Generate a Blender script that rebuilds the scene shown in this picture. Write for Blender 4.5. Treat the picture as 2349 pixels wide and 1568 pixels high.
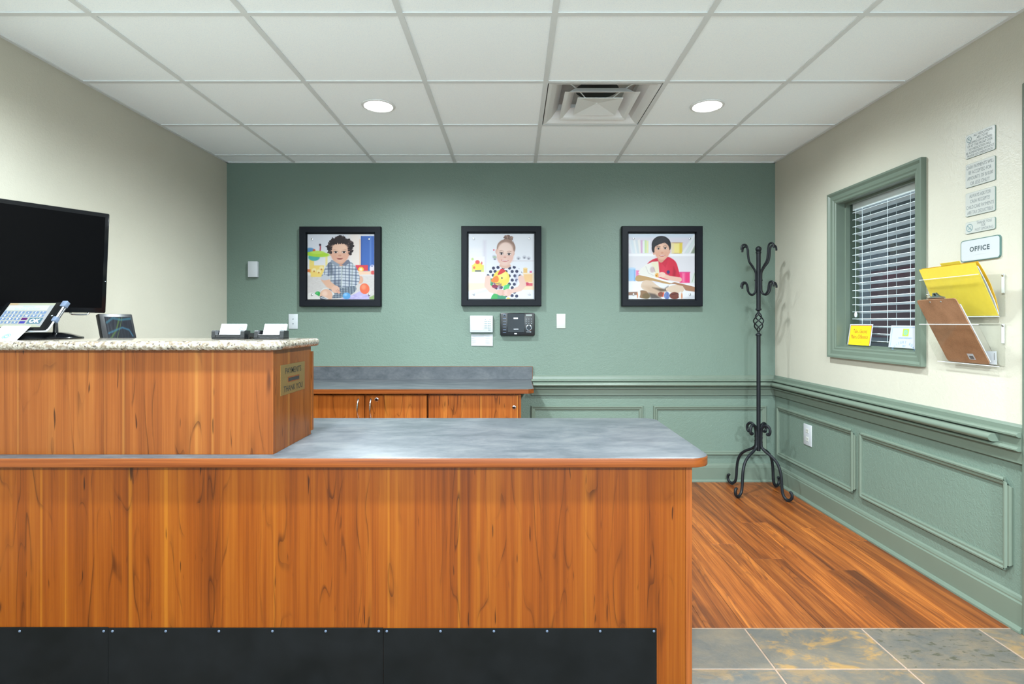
import bpy, bmesh, math, random
import numpy as np
from mathutils import Vector, Matrix

random.seed(7)
for o in list(bpy.data.objects):
    bpy.data.objects.remove(o)
S = bpy.context.scene
COL = S.collection

# ------------------------------------------------------------------ camera, world, exposure, big lights
F_PX, W_PX = 1260.0, 2349.0
CAM_Z = 1.197
cam_d = bpy.data.cameras.new('camera')
cam_d.sensor_fit = 'HORIZONTAL'
cam_d.sensor_width = 36.0
cam_d.lens = 36.0 * F_PX / W_PX
cam_d.shift_x = -4.5 / W_PX
cam_d.shift_y = -44.0 / W_PX
cam_d.clip_start = 0.05
cam = bpy.data.objects.new('camera', cam_d)
COL.objects.link(cam)
cam.location = (0, 0, CAM_Z)
cam.rotation_euler = (math.pi / 2, 0, 0)
S.camera = cam

world = bpy.data.worlds.new('world')
S.world = world
world.use_nodes = True
wb = world.node_tree.nodes['Background']
wb.inputs['Color'].default_value = (0.66, 0.86, 1.0, 1)
wb.inputs['Strength'].default_value = 2.6

S.view_settings.view_transform = 'Standard'
S.view_settings.look = 'None'
S.view_settings.gamma = 1.0
S.view_settings.use_curve_mapping = False
S.view_settings.exposure = 1.12

LAMP_W = 43.0        # each recessed downlight
REAR_W = 470.0       # each downlight behind the camera
COOL = (0.84, 0.955, 1.0)


def light(name, kind, loc, power, color=COOL, rot=(0, 0, 0), **kw):
    d = bpy.data.lights.new(name, kind)
    d.energy = power
    d.color = color
    for k, v in kw.items():
        setattr(d, k, v)
    o = bpy.data.objects.new(name, d)
    o.location = loc
    o.rotation_euler = rot
    COL.objects.link(o)
    return o


CEIL = 2.404
LAMPS = [(-0.756, 3.065), (1.078, 3.065)]
LOBBY_LAMPS = [(-0.749, 1.243), (1.069, 1.243)]
REAR_LAMPS = [(-0.749, -1.787), (1.069, -1.787)]
for (lx, ly), q in zip(LAMPS, (1.0, 0.70)):
    light('downlight_beam', 'SPOT', (lx, ly, CEIL - 0.02), LAMP_W * 4 * q, spot_size=math.radians(172), spot_blend=1.0, shadow_soft_size=0.07)
for (lx, ly) in LOBBY_LAMPS:
    light('downlight_beam', 'SPOT', (lx, ly, CEIL - 0.02), LAMP_W * 3.8, spot_size=math.radians(158), spot_blend=0.8, shadow_soft_size=0.07)
FILL_LAMPS = [(-1.355, 1.849)]  # unseen downlight added to brighten the left wall
for (lx, ly) in FILL_LAMPS:
    light('downlight_beam', 'SPOT', (lx, ly, CEIL - 0.02), LAMP_W * 2.0, spot_size=math.radians(165), spot_blend=0.8, shadow_soft_size=0.07)
for (lx, ly) in REAR_LAMPS:
    light('downlight_beam', 'SPOT', (lx, ly, CEIL - 0.02), REAR_W, spot_size=math.radians(172), spot_blend=0.3, shadow_soft_size=0.07)

# ------------------------------------------------------------------ helpers


def lin(c):
    c = c / 255.0
    return c / 12.92 if c <= 0.04045 else ((c + 0.055) / 1.055) ** 2.4


def C(r, g, b):
    return (lin(r), lin(g), lin(b), 1.0)


WLOC = {}      # object name -> world location (things are never rotated)
CLEAN = {}


def props(o, label=None, cat=None, group=None, kind=None):
    if label: o['label'] = label
    if cat: o['category'] = cat
    if group: o['group'] = group
    if kind: o['kind'] = kind
    return o


def thing(name, loc, label=None, cat=None, group=None, kind=None):
    o = bpy.data.objects.new(name, None)
    o.empty_display_size = 0.05
    o.location = loc
    COL.objects.link(o)
    WLOC[o.name] = Vector(loc)
    return props(o, label, cat, group, kind)


class MB:
    """collects world-space geometry into one mesh object"""

    def __init__(self):
        self.v, self.f, self.mi, self.sm = [], [], [], []
        self.m = 0

    def add(self, verts, faces, smooth=False):
        n = len(self.v)
        self.v.extend([tuple(v) for v in verts])
        for f in faces:
            self.f.append(tuple(i + n for i in f))
            self.mi.append(self.m)
            self.sm.append(smooth)
        return self

    def box(self, x0, x1, y0, y1, z0, z1, bev=0.0, seg=2):
        x0, x1 = min(x0, x1), max(x0, x1)
        y0, y1 = min(y0, y1), max(y0, y1)
        z0, z1 = min(z0, z1), max(z0, z1)
        vs = [(x, y, z) for x in (x0, x1) for y in (y0, y1) for z in (z0, z1)]
        fs = [(0, 1, 3, 2), (4, 6, 7, 5), (0, 4, 5, 1), (2, 3, 7, 6), (0, 2, 6, 4), (1, 5, 7, 3)]
        if bev <= 0:
            return self.add(vs, fs)
        bm = bmesh.new()
        bvs = [bm.verts.new(v) for v in vs]
        for f in fs:
            bm.faces.new([bvs[i] for i in f])
        bmesh.ops.bevel(bm, geom=bm.edges[:], offset=bev, segments=seg, profile=0.5, affect='EDGES')
        return self.addbm(bm)

    def addbm(self, bm, smooth=True):
        bm.verts.index_update()
        vs = [v.co[:] for v in bm.verts]
        fs = [[v.index for v in f.verts] for f in bm.faces]
        bm.free()
        return self.add(vs, fs, smooth)

    def fbox(self, fr, r0, r1, u0, u1, n0, n1, bev=0.0):
        """box in a frame fr=(origin,R,U,N)"""
        t = MB()
        t.box(r0, r1, u0, u1, n0, n1, bev)
        O, R, U, N = fr
        vs = [tuple(O + R * a + U * b + N * c) for a, b, c in t.v]
        return self.add(vs, t.f, bev > 0)

    def prism(self, pts, d0, d1, fn, smooth=False):
        """extrude 2-D polygon pts (CCW) from d0 to d1; fn(a,b,d)->xyz"""
        n = len(pts)
        vs = [fn(a, b, d0) for a, b in pts] + [fn(a, b, d1) for a, b in pts]
        fs = [tuple(range(n - 1, -1, -1)), tuple(range(n, 2 * n))]
        for i in range(n):
            j = (i + 1) % n
            fs.append((i, j, n + j, n + i))
        return self.add(vs, fs, smooth)

    def tube(self, pts, r, seg=10, cap=True):
        pts = [Vector(p) for p in pts]
        n = len(pts)
        rad = r if isinstance(r, (list, tuple)) else [r] * n
        vs, fs = [], []
        t0 = (pts[1] - pts[0]).normalized()
        up = Vector((0, 0, 1)) if abs(t0.z) < 0.9 else Vector((1, 0, 0))
        a = t0.cross(up).normalized()
        for i in range(n):
            if i == 0: t = t0
            elif i == n - 1: t = (pts[i] - pts[i - 1]).normalized()
            else: t = ((pts[i + 1] - pts[i]).normalized() + (pts[i] - pts[i - 1]).normalized()).normalized()
            a = (a - t * a.dot(t)).normalized()
            b = t.cross(a)
            for k in range(seg):
                th = 2 * math.pi * k / seg
                vs.append(pts[i] + (a * math.cos(th) + b * math.sin(th)) * rad[i])
        for i in range(n - 1):
            for k in range(seg):
                k2 = (k + 1) % seg
                fs.append((i * seg + k, i * seg + k2, (i + 1) * seg + k2, (i + 1) * seg + k))
        if cap:
            fs.append(tuple(range(seg - 1, -1, -1)))
            fs.append(tuple((n - 1) * seg + k for k in range(seg)))
        return self.add(vs, fs, True)

    def lathe(self, prof, c, seg=24, fn=None):
        """prof = list of (r,h); around axis z at c, or fn(x,y,h)"""
        vs, fs = [], []
        n = len(prof)
        if fn is None:
            fn = lambda x, y, h: (c[0] + x, c[1] + y, c[2] + h)
        for r, h in prof:
            for k in range(seg):
                th = 2 * math.pi * k / seg
                vs.append(fn(r * math.cos(th), r * math.sin(th), h))
        for i in range(n - 1):
            for k in range(seg):
                k2 = (k + 1) % seg
                fs.append((i * seg + k, i * seg + k2, (i + 1) * seg + k2, (i + 1) * seg + k))
        fs.append(tuple(range(seg - 1, -1, -1)))
        fs.append(tuple((n - 1) * seg + k for k in range(seg)))
        return self.add(vs, fs, True)

    def slab(self, x0, x1, y0, y1, z0, z1, radii, er, eseg=5, cseg=8, bull=False):
        """rounded-corner slab; radii = corner radii (x0y0, x1y0, x1y1, x0y1); er = edge rounding"""
        cs = [(x0, y0, 1, 1, math.pi), (x1, y0, -1, 1, 1.5 * math.pi), (x1, y1, -1, -1, 0.0), (x0, y1, 1, -1, 0.5 * math.pi)]

        def ring(off, z):
            out = []
            for (cx, cy, sx, sy, a0), r in zip(cs, radii):
                r = max(r, er + 1e-4)
                ox, oy = cx + sx * r, cy + sy * r
                for k in range(cseg + 1):
                    a = a0 + 0.5 * math.pi * k / cseg
                    out.append((ox + (r - off) * math.cos(a), oy + (r - off) * math.sin(a), z))
            return out
        rings = []
        for k in range(eseg + 1):
            a = 0.5 * math.pi * k / eseg
            rings.append(ring(er * (1 - math.sin(a)), z0 + er * (1 - math.cos(a))))
        for k in range(eseg + 1):
            a = 0.5 * math.pi * k / eseg
            rings.append(ring(er * (1 - math.cos(a)), z1 - er + er * math.sin(a)))
        n = len(rings[0])
        vs = [p for r in rings for p in r]
        fs = []
        for i in range(len(rings) - 1):
            for k in range(n):
                k2 = (k + 1) % n
                fs.append((i * n + k, i * n + k2, (i + 1) * n + k2, (i + 1) * n + k))
        fs.append(tuple(range(n - 1, -1, -1)))
        fs.append(tuple((len(rings) - 1) * n + k for k in range(n)))
        return self.add(vs, fs, True)

    def build(self, name, mat, parent=None, kind=None, sharp=35, label=None, cat=None, group=None, me=None):
        if parent is not None:
            off = WLOC[parent.name]
        else:
            a = np.array(self.v)
            off = Vector(((a[:, 0].min() + a[:, 0].max()) / 2, (a[:, 1].min() + a[:, 1].max()) / 2, a[:, 2].min()))
        me = bpy.data.meshes.new(name)
        me.from_pydata([(x - off[0], y - off[1], z - off[2]) for x, y, z in self.v], [], self.f)
        mats = mat if isinstance(mat, (list, tuple)) else [mat]
        for m in mats:
            me.materials.append(m)
        me.polygons.foreach_set('material_index', self.mi)
        me.polygons.foreach_set('use_smooth', self.sm)
        me.validate()
        if any(self.sm):
            me.set_sharp_from_angle(angle=math.radians(sharp))
        me.update()
        o = bpy.data.objects.new(name, me)
        COL.objects.link(o)
        if parent is not None:
            o.parent = parent
            WLOC[o.name] = WLOC[parent.name]
        else:
            o.location = off
            WLOC[o.name] = Vector(off)
        return props(o, label, cat, group, kind)


def text_into(mb, s, O, R, U, height, maxw=None, sx=1.0, lift=0.0004, align='C', bold=0.0, shear=0.0, space=1.0):
    """flat lettering: O is the centre of the line"""
    O, R, U = Vector(O), Vector(R).normalized(), Vector(U).normalized()
    N = R.cross(U)
    cu = bpy.data.curves.new('tmp_text', 'FONT')
    cu.body = s
    cu.resolution_u = 3
    cu.offset = bold
    cu.shear = shear
    cu.space_character = space
    ob = bpy.data.objects.new('tmp_text', cu)
    COL.objects.link(ob)
    bpy.context.view_layer.update()
    me = bpy.data.meshes.new_from_object(ob.evaluated_get(bpy.context.evaluated_depsgraph_get()))
    bpy.data.objects.remove(ob)
    bpy.data.curves.remove(cu)
    if len(me.vertices) == 0:
        return
    a = np.empty(len(me.vertices) * 3); me.vertices.foreach_get('co', a); a = a.reshape(-1, 3)
    x0, x1 = a[:, 0].min(), a[:, 0].max()
    k = height / 0.70
    w = (x1 - x0) * k * sx
    kx = k * sx
    if maxw and w > maxw:
        kx *= maxw / w
        w = maxw
    base = {'C': -w / 2, 'L': 0.0, 'R': -w}[align]
    vs = [tuple(O + R * (base + (x - x0) * kx) + U * ((y - 0.35) * k) + N * lift) for x, y, z in a]
    fs = [tuple(p.vertices) for p in me.polygons]
    bpy.data.meshes.remove(me)
    mb.add(vs, fs)


# ------------------------------------------------------------------ materials
def new_mat(name):
    m = bpy.data.materials.new(name)
    m.use_nodes = True
    nt = m.node_tree
    b = nt.nodes['Principled BSDF']
    return m, nt, b


class NB:
    def __init__(self, nt): self.nt = nt
    def n(self, t, **kw):
        x = self.nt.nodes.new(t)
        for k, v in kw.items(): setattr(x, k, v)
        return x
    def link(self, a, b): self.nt.links.new(a, b)
    def noise(self, vec, scale, detail=3, rough=0.55, dist=0.0):
        x = self.n('ShaderNodeTexNoise')
        x.inputs['Scale'].default_value = scale
        x.inputs['Detail'].default_value = detail
        x.inputs['Roughness'].default_value = rough
        x.inputs['Distortion'].default_value = dist
        self.link(vec, x.inputs['Vector'])
        return x.outputs['Fac']
    def mul(self, vec, s):
        x = self.n('ShaderNodeVectorMath', operation='MULTIPLY')
        self.link(vec, x.inputs[0]); x.inputs[1].default_value = s
        return x.outputs[0]
    def ramp(self, fac, stops):
        x = self.n('ShaderNodeValToRGB')
        e = x.color_ramp.elements
        while len(e) < len(stops): e.new(0.5)
        for el, (p, c) in zip(e, stops):
            el.position = p
            el.color = c if len(c) == 4 else (*c, 1)
        self.link(fac, x.inputs[0])
        return x.outputs[0]
    def rng(self, fac, a, b, c=0.0, d=1.0):
        x = self.n('ShaderNodeMapRange')
        x.interpolation_type = 'SMOOTHSTEP'
        self.link(fac, x.inputs[0])
        for i, v in enumerate((a, b, c, d)): x.inputs[1 + i].default_value = v
        return x.outputs[0]
    def math(self, op, a, b=None):
        x = self.n('ShaderNodeMath', operation=op)
        for i, v in enumerate((a, b)):
            if v is None: continue
            if isinstance(v, (int, float)): x.inputs[i].default_value = v
            else: self.link(v, x.inputs[i])
        return x.outputs[0]
    def mix(self, fac, a, b, mode='MIX'):
        x = self.n('ShaderNodeMix', data_type='RGBA', blend_type=mode)
        for i, v in ((0, fac), (6, a), (7, b)):
            if isinstance(v, (int, float, tuple)): x.inputs[i].default_value = v
            else: self.link(v, x.inputs[i])
        return x.outputs[2]
    def bump(self, h, strength, dist=0.002):
        x = self.n('ShaderNodeBump')
        x.inputs['Strength'].default_value = strength
        x.inputs['Distance'].default_value = dist
        self.link(h, x.inputs['Height'])
        return x.outputs[0]
    def objcoord(self): return self.n('ShaderNodeTexCoord').outputs['Object']
    def geo(self): return self.n('ShaderNodeNewGeometry').outputs['Position']


def plain(name, col, rough=0.5, metal=0.0, spec=0.5, grain=0.03, gscale=60, bump=0.0, coat=0.0, emit=None, estr=0.0):
    m, nt, b = new_mat(name)
    nb = NB(nt)
    g = nb.noise(nb.objcoord(), gscale, 2)
    dark = tuple(max(0, c * (1 - grain)) for c in col[:3]) + (1,)
    lite = tuple(min(1, c * (1 + grain)) for c in col[:3]) + (1,)
    nb.link(nb.ramp(g, [(0.3, dark), (0.7, lite)]), b.inputs['Base Color'])
    b.inputs['Roughness'].default_value = rough
    b.inputs['Metallic'].default_value = metal
    b.inputs['Specular IOR Level'].default_value = spec
    b.inputs['Coat Weight'].default_value = coat
    if bump:
        nb.link(nb.bump(g, bump), b.inputs['Normal'])
    if emit:
        b.inputs['Emission Color'].default_value = emit
        b.inputs['Emission Strength'].default_value = estr
    return m


def paint(name, col, rough=0.42, bump=0.35, scale=150, spec=0.5):
    """orange-peel wall paint"""
    m, nt, b = new_mat(name)
    nb = NB(nt)
    p = nb.geo()
    g = nb.noise(p, scale, 3, 0.5)
    g2 = nb.noise(p, scale * 0.35, 2, 0.5)
    blot = nb.noise(p, 2.0, 3)
    h = nb.math('ADD', g, nb.math('MULTIPLY', g2, 0.8))
    c2 = tuple(c * 0.95 for c in col[:3]) + (1,)
    nb.link(nb.ramp(blot, [(0.35, c2), (0.65, col)]), b.inputs['Base Color'])
    b.inputs['Roughness'].default_value = rough
    b.inputs['Specular IOR Level'].default_value = spec
    nb.link(nb.bump(h, bump, 0.003), b.inputs['Normal'])
    return m


def wood_laminate(name, light_c, mid_c, dark_c, streak_c, rough=0.33, seed=0.0):
    """cherry laminate, grain running along z; across = x + y"""
    m, nt, b = new_mat(name)
    nb = NB(nt)
    pos = nb.geo()
    sep = nb.n('ShaderNodeSeparateXYZ'); nb.link(pos, sep.inputs[0])
    ac = nb.math('ADD', nb.math('ADD', sep.outputs[0], sep.outputs[1]), seed)
    cmb = nb.n('ShaderNodeCombineXYZ')
    nb.link(ac, cmb.inputs[0]); nb.link(sep.outputs[2], cmb.inputs[2])
    v = cmb.outputs[0]
    broad = nb.noise(nb.mul(v, (13, 1, 0.35)), 1.0, 3, 0.6)
    fine = nb.noise(nb.mul(v, (190, 1, 2.2)), 1.0, 4, 0.65)
    mid = nb.noise(nb.mul(v, (55, 1, 0.7)), 1.0, 3, 0.6)
    tone = nb.math('ADD', nb.math('MULTIPLY', broad, 0.42), nb.math('ADD', nb.math('MULTIPLY', mid, 0.34), nb.math('MULTIPLY', fine, 0.26)))
    base = nb.ramp(tone, [(0.36, dark_c), (0.49, mid_c), (0.64, light_c)])
    # thin yellowish streaks
    st = nb.noise(nb.mul(v, (34, 1, 0.10)), 1.0, 1)
    c1 = nb.mix(nb.rng(st, 0.60, 0.70, 0, 0.55), base, streak_c)
    # cathedral contours in some strips
    cont = nb.noise(nb.mul(v, (8.5, 1, 1.15)), 1.0, 2.0, 0.45, 0.25)
    fr = nb.math('FRACT', nb.math('MULTIPLY', cont, 9.0))
    ln = nb.math('SUBTRACT', 1.0, nb.rng(fr, 0.0, 0.13))
    edge = nb.rng(fr, 0.75, 1.0, 0, 0.35)
    strip = nb.rng(nb.noise(nb.mul(v, (7.0, 1, 0.06)), 1.0, 1), 0.44, 0.50)
    wob = nb.rng(nb.noise(nb.mul(v, (20, 1, 5)), 1.0, 2), 0.38, 0.62, 0.1, 0.9)
    lnm = nb.math('MULTIPLY', nb.math('MULTIPLY', nb.math('MAXIMUM', ln, edge), strip), wob)
    linec = tuple(c * 0.38 for c in dark_c[:3]) + (1,)
    c2 = nb.mix(nb.math('MULTIPLY', lnm, 0.85), c1, linec)
    # dark flecks
    fl = nb.rng(nb.noise(nb.mul(v, (70, 1, 6.5)), 1.0, 1.5), 0.685, 0.73, 0, 0.85)
    c3 = nb.mix(fl, c2, tuple(c * 0.22 for c in dark_c[:3]) + (1,))
    nb.link(c3, b.inputs['Base Color'])
    b.inputs['Roughness'].default_value = rough
    b.inputs['Specular IOR Level'].default_value = 0.22
    return m


def edge_wood(name, ca, cb, axis='x', rough=0.3):
    m, nt, b = new_mat(name)
    nb = NB(nt)
    p = nb.geo()
    sc = {'x': (1.6, 60, 150), 'z': (150, 60, 1.6), 'y': (60, 1.6, 150)}[axis]
    g = nb.noise(nb.mul(p, sc), 1.0, 4, 0.6, 0.4)
    nb.link(nb.ramp(g, [(0.32, ca), (0.62, cb)]), b.inputs['Base Color'])
    b.inputs['Roughness'].default_value = rough
    b.inputs['Specular IOR Level'].default_value = 0.25
    return m


def floor_wood(name):
    m, nt, b = new_mat(name)
    nb = NB(nt)
    oi = nb.n('ShaderNodeObjectInfo')
    p = nb.geo()
    off = nb.n('ShaderNodeCombineXYZ')
    r = oi.outputs['Random']
    nb.link(nb.math('MULTIPLY', r, 37.0), off.inputs[0]); nb.link(nb.math('MULTIPLY', r, 91.0), off.inputs[1]); nb.link(nb.math('MULTIPLY', r, 13.0), off.inputs[2])
    add = nb.n('ShaderNodeVectorMath', operation='ADD'); nb.link(p, add.inputs[0]); nb.link(off.outputs[0], add.inputs[1])
    v = add.outputs[0]
    g1 = nb.noise(nb.mul(v, (26, 1.1, 1)), 1.0, 3, 0.6, 0.6)
    g2 = nb.noise(nb.mul(v, (150, 3.2, 1)), 1.0, 4, 0.65)
    cont = nb.noise(nb.mul(v, (10, 1.3, 1)), 1.0, 2.5, 0.5, 0.35)
    fr = nb.math('FRACT', nb.math('MULTIPLY', cont, 16.0))
    ln = nb.rng(fr, 0.45, 1.0, 0.0, 0.5)
    t = nb.math('ADD', nb.math('MULTIPLY', g1, 0.6), nb.math('MULTIPLY', g2, 0.4))
    base = nb.ramp(t, [(0.34, C(66, 30, 9)), (0.5, C(116, 60, 18)), (0.66, C(154, 90, 34))])
    msk = nb.rng(nb.noise(nb.mul(v, (9, 0.5, 1)), 1.0, 1), 0.45, 0.6)
    c1 = nb.mix(nb.math('MULTIPLY', ln, msk), base, C(74, 37, 17))
    tint = nb.ramp(r, [(0.0, (0.62, 0.56, 0.52, 1)), (0.45, (0.96, 0.92, 0.90, 1)), (1.0, (1.22, 1.2, 1.12, 1))])
    c2 = nb.mix(1.0, c1, tint, 'MULTIPLY')
    nb.link(c2, b.inputs['Base Color'])
    b.inputs['Roughness'].default_value = 0.36
    nb.link(nb.bump(g2, 0.08, 0.001), b.inputs['Normal'])
    return m


def slate(name):
    m, nt, b = new_mat(name)
    nb = NB(nt)
    oi = nb.n('ShaderNodeObjectInfo')
    r = oi.outputs['Random']
    csep = nb.n('ShaderNodeSeparateColor'); nb.link(oi.outputs['Color'], csep.inputs[0])
    p = nb.geo()
    off = nb.n('ShaderNodeCombineXYZ')
    nb.link(nb.math('MULTIPLY', r, 53.0), off.inputs[0]); nb.link(nb.math('MULTIPLY', r, 17.0), off.inputs[1]); nb.link(nb.math('MULTIPLY', r, 71.0), off.inputs[2])
    add = nb.n('ShaderNodeVectorMath', operation='ADD'); nb.link(p, add.inputs[0]); nb.link(off.outputs[0], add.inputs[1])
    v = add.outputs[0]
    n1 = nb.noise(v, 7.0, 9, 0.70, 0.4)
    n2 = nb.noise(nb.mul(v, (1, 1.5, 1)), 8.0, 9, 0.70, 0.5)
    n3 = nb.noise(nb.mul(v, (1, 1.9, 1)), 24.0, 5, 0.62, 0.5)
    grey = nb.ramp(n1, [(0.3, C(68, 69, 68)), (0.5, C(86, 80, 72)), (0.7, C(104, 92, 76))])
    rust_amt = nb.math('MULTIPLY', nb.rng(n2, 0.46, 0.62), csep.outputs[0])
    c1 = nb.mix(rust_amt, grey, C(136, 104, 58))
    dk = nb.math('MULTIPLY', nb.rng(n3, 0.56, 0.63), csep.outputs[1])
    c2 = nb.mix(dk, c1, C(62, 59, 46))
    nb.link(c2, b.inputs['Base Color'])
    b.inputs['Roughness'].default_value = 0.5
    nb.link(nb.bump(n2, 0.35, 0.006), b.inputs['Normal'])
    return m


def laminate_grey(name, a, bcol, c):
    m, nt, b = new_mat(name)
    nb = NB(nt)
    p = nb.geo()
    n1 = nb.noise(nb.mul(p, (1.0, 1.9, 1.6)), 7.0, 5, 0.6, 0.3)
    n2 = nb.noise(nb.mul(p, (1.0, 2.4, 1.5)), 38.0, 4, 0.65, 0.4)
    t = nb.math('ADD', nb.math('MULTIPLY', n1, 0.68), nb.math('MULTIPLY', n2, 0.32))
    nb.link(nb.ramp(t, [(0.36, a), (0.5, bcol), (0.64, c)]), b.inputs['Base Color'])
    b.inputs['Roughness'].default_value = 0.36
    b.inputs['Specular IOR Level'].default_value = 0.28
    return m


def granite(name):
    m, nt, b = new_mat(name)
    nb = NB(nt)
    p = nb.geo()
    n1 = nb.noise(p, 85.0, 3, 0.6)
    n2 = nb.noise(p, 190.0, 2, 0.6)
    vor = nb.n('ShaderNodeTexVoronoi'); vor.inputs['Scale'].default_value = 170.0
    nb.link(p, vor.inputs['Vector'])
    vsep = nb.n('ShaderNodeSeparateColor'); nb.link(vor.outputs['Color'], vsep.inputs[0])
    base = nb.ramp(n1, [(0.32, C(92, 80, 66)), (0.47, C(126, 118, 105)), (0.62, C(152, 147, 138))])
    c1 = nb.mix(nb.rng(vsep.outputs[0], 0.72, 0.80, 0, 0.7), base, C(98, 84, 70))
    c2 = nb.mix(nb.rng(vsep.outputs[1], 0.90, 0.94, 0, 0.8), c1, C(46, 40, 38))
    c3 = nb.mix(nb.rng(n2, 0.66, 0.72, 0, 0.7), c2, C(62, 56, 52))
    nb.link(c3, b.inputs['Base Color'])
    b.inputs['Roughness'].default_value = 0.12
    b.inputs['Coat Weight'].default_value = 0.3
    return m


def ceiling_tile_mat(name):
    m, nt, b = new_mat(name)
    nb = NB(nt)
    p = nb.geo()
    n1 = nb.noise(p, 260.0, 2, 0.6)
    n2 = nb.noise(p, 90.0, 3, 0.7)
    c = nb.ramp(n1, [(0.33, C(236, 245, 251)), (0.55, C(246, 253, 255))])
    nb.link(c, b.inputs['Base Color'])
    b.inputs['Roughness'].default_value = 0.9
    b.inputs['Specular IOR Level'].default_value = 0.2
    nb.link(nb.bump(n2, 0.15, 0.002), b.inputs['Normal'])
    return m


def rubber(name):
    m, nt, b = new_mat(name)
    nb = NB(nt)
    p = nb.geo()
    n1 = nb.noise(p, 5.0, 5, 0.65)
    sc = nb.noise(nb.mul(p, (7, 7, 40)), 1.0, 5, 0.7, 1.5)
    c = nb.ramp(n1, [(0.35, C(9, 10, 10)), (0.65, C(15, 16, 17))])
    nb.link(nb.mix(nb.rng(sc, 0.70, 0.80, 0, 0.25), c, C(90, 96, 100)), b.inputs['Base Color'])
    nb.link(nb.rng(n1, 0.3, 0.7, 0.55, 0.7), b.inputs['Roughness'])
    b.inputs['Specular IOR Level'].default_value = 0.10
    return m


def hardboard(name):
    m, nt, b = new_mat(name)
    nb = NB(nt)
    p = nb.objcoord()
    n1 = nb.noise(p, 420.0, 3, 0.7)
    n2 = nb.noise(p, 16.0, 3, 0.6)
    t = nb.math('ADD', nb.math('MULTIPLY', n1, 0.6), nb.math('MULTIPLY', n2, 0.4))
    nb.link(nb.ramp(t, [(0.33, C(118, 82, 58)), (0.62, C(162, 120, 90))]), b.inputs['Base Color'])
    b.inputs['Roughness'].default_value = 0.4
    return m


def clear_sheet(name, tint=(0.97, 0.985, 0.98, 1), ior=1.3, rough=0.03):
    m = bpy.data.materials.new(name)
    m.use_nodes = True
    nt = m.node_tree
    nt.nodes.remove(nt.nodes['Principled BSDF'])
    nb = NB(nt)
    out = nt.nodes['Material Output']
    tr = nb.n('ShaderNodeBsdfTransparent'); tr.inputs[0].default_value = tint
    gl = nb.n('ShaderNodeBsdfGlossy'); gl.inputs['Roughness'].default_value = rough
    lw = nb.n('ShaderNodeLayerWeight'); lw.inputs['Blend'].default_value = 0.5
    f5 = nb.math('POWER', lw.outputs['Facing'], 4.0)
    f0 = ((ior - 1) / (ior + 1)) ** 2
    fac = nb.math('ADD', nb.math('MULTIPLY', f5, 0.22), f0)
    mx = nb.n('ShaderNodeMixShader')
    nb.link(fac, mx.inputs[0]); nb.link(tr.outputs[0], mx.inputs[1]); nb.link(gl.outputs[0], mx.inputs[2])
    nb.link(mx.outputs[0], out.inputs[0])
    return m


def print_mat(name, emit=0.0, rough=0.35):
    m, nt, b = new_mat(name)
    nb = NB(nt)
    a = nb.n('ShaderNodeAttribute', attribute_name='print')
    nb.link(nb.mix(1.0, a.outputs['Color'], (0.48, 0.48, 0.49, 1) if not emit else (0.08, 0.08, 0.08, 1), 'MULTIPLY'), b.inputs['Base Color'])
    b.inputs['Roughness'].default_value = rough
    b.inputs['Specular IOR Level'].default_value = 0.25
    if emit:
        nb.link(a.outputs['Color'], b.inputs['Emission Color'])
        b.inputs['Emission Strength'].default_value = emit
    return m


M_CREAM = paint('cream_wall_paint', C(178, 174, 160), bump=0.30)
M_GREEN = paint('sage_wall_paint', C(97, 113, 102), rough=0.42, bump=0.55, spec=0.28)
M_TRIM = plain('sage_gloss_trim', C(92, 104, 92), rough=0.33, grain=0.02, gscale=8)
M_TILE = ceiling_tile_mat('ceiling_tile_white')
M_GRID = plain('grid_white', C(212, 217, 218), rough=0.45, grain=0.01)
M_WOOD = wood_laminate('cherry_laminate', C(119, 65, 13), C(104, 49, 6), C(74, 31, 4), C(138, 84, 19))
M_WOOD2 = wood_laminate('cherry_laminate_upper', C(122, 72, 30), C(108, 57, 20), C(82, 39, 13), C(136, 90, 40), seed=3.37)
M_WOOD3 = wood_laminate('cherry_laminate_cabinet', C(150, 88, 34), C(128, 66, 22), C(86, 40, 14), C(166, 108, 44), seed=8.1)
M_EDGE = edge_wood('cherry_edge_band', C(88, 41, 14), C(115, 60, 23), 'x')
M_EDGEZ = edge_wood('cherry_edge_vertical', C(104, 51, 19), C(130, 70, 28), 'z')
M_FLOORW = floor_wood('vinyl_plank')
M_SLATE = slate('slate_tile')
M_GROUT = plain('grout', C(134, 112, 96), rough=0.9, grain=0.08)
M_LAM = laminate_grey('grey_laminate', C(59, 63, 67), C(72, 75, 79), C(85, 87, 89))
M_GRANITE = granite('granite')
M_RUBBER = rubber('black_kick_rubber')
M_BLACKM = plain('black_wrought_iron', C(17, 20, 24), rough=0.5, grain=0.08, spec=0.25)
M_BLACKP = plain('black_plastic', C(20, 21, 24), rough=0.32, grain=0.05)
M_BLACKG = plain('black_gloss', C(8, 9, 11), rough=0.12, grain=0.05, spec=0.3)
M_SCREENOFF = plain('screen_off_black', C(3, 3, 4), rough=0.3, grain=0.02, spec=0.06)
M_FRAME = plain('black_frame', C(12, 15, 21), rough=0.5, spec=0.15, grain=0.05)
M_WHITEP = plain('white_plastic', C(168, 171, 174), rough=0.4, grain=0.01)
M_IVORY = plain('ivory_plastic', C(174, 175, 168), rough=0.4, grain=0.01)
M_PAPER = plain('white_paper', C(168, 170, 175), rough=0.8, grain=0.01)
M_YELLOW = plain('yellow_card', C(216, 192, 64), rough=0.6, grain=0.03)
M_YELLOWD = plain('yellow_folder_inner', C(214, 164, 30), rough=0.6, grain=0.03)
M_YELLOWS = plain('yellow_sign', C(206, 184, 20), rough=0.5, grain=0.01)
M_RED = plain('dark_red_print', C(150, 60, 34), rough=0.6, grain=0.01)
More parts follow.
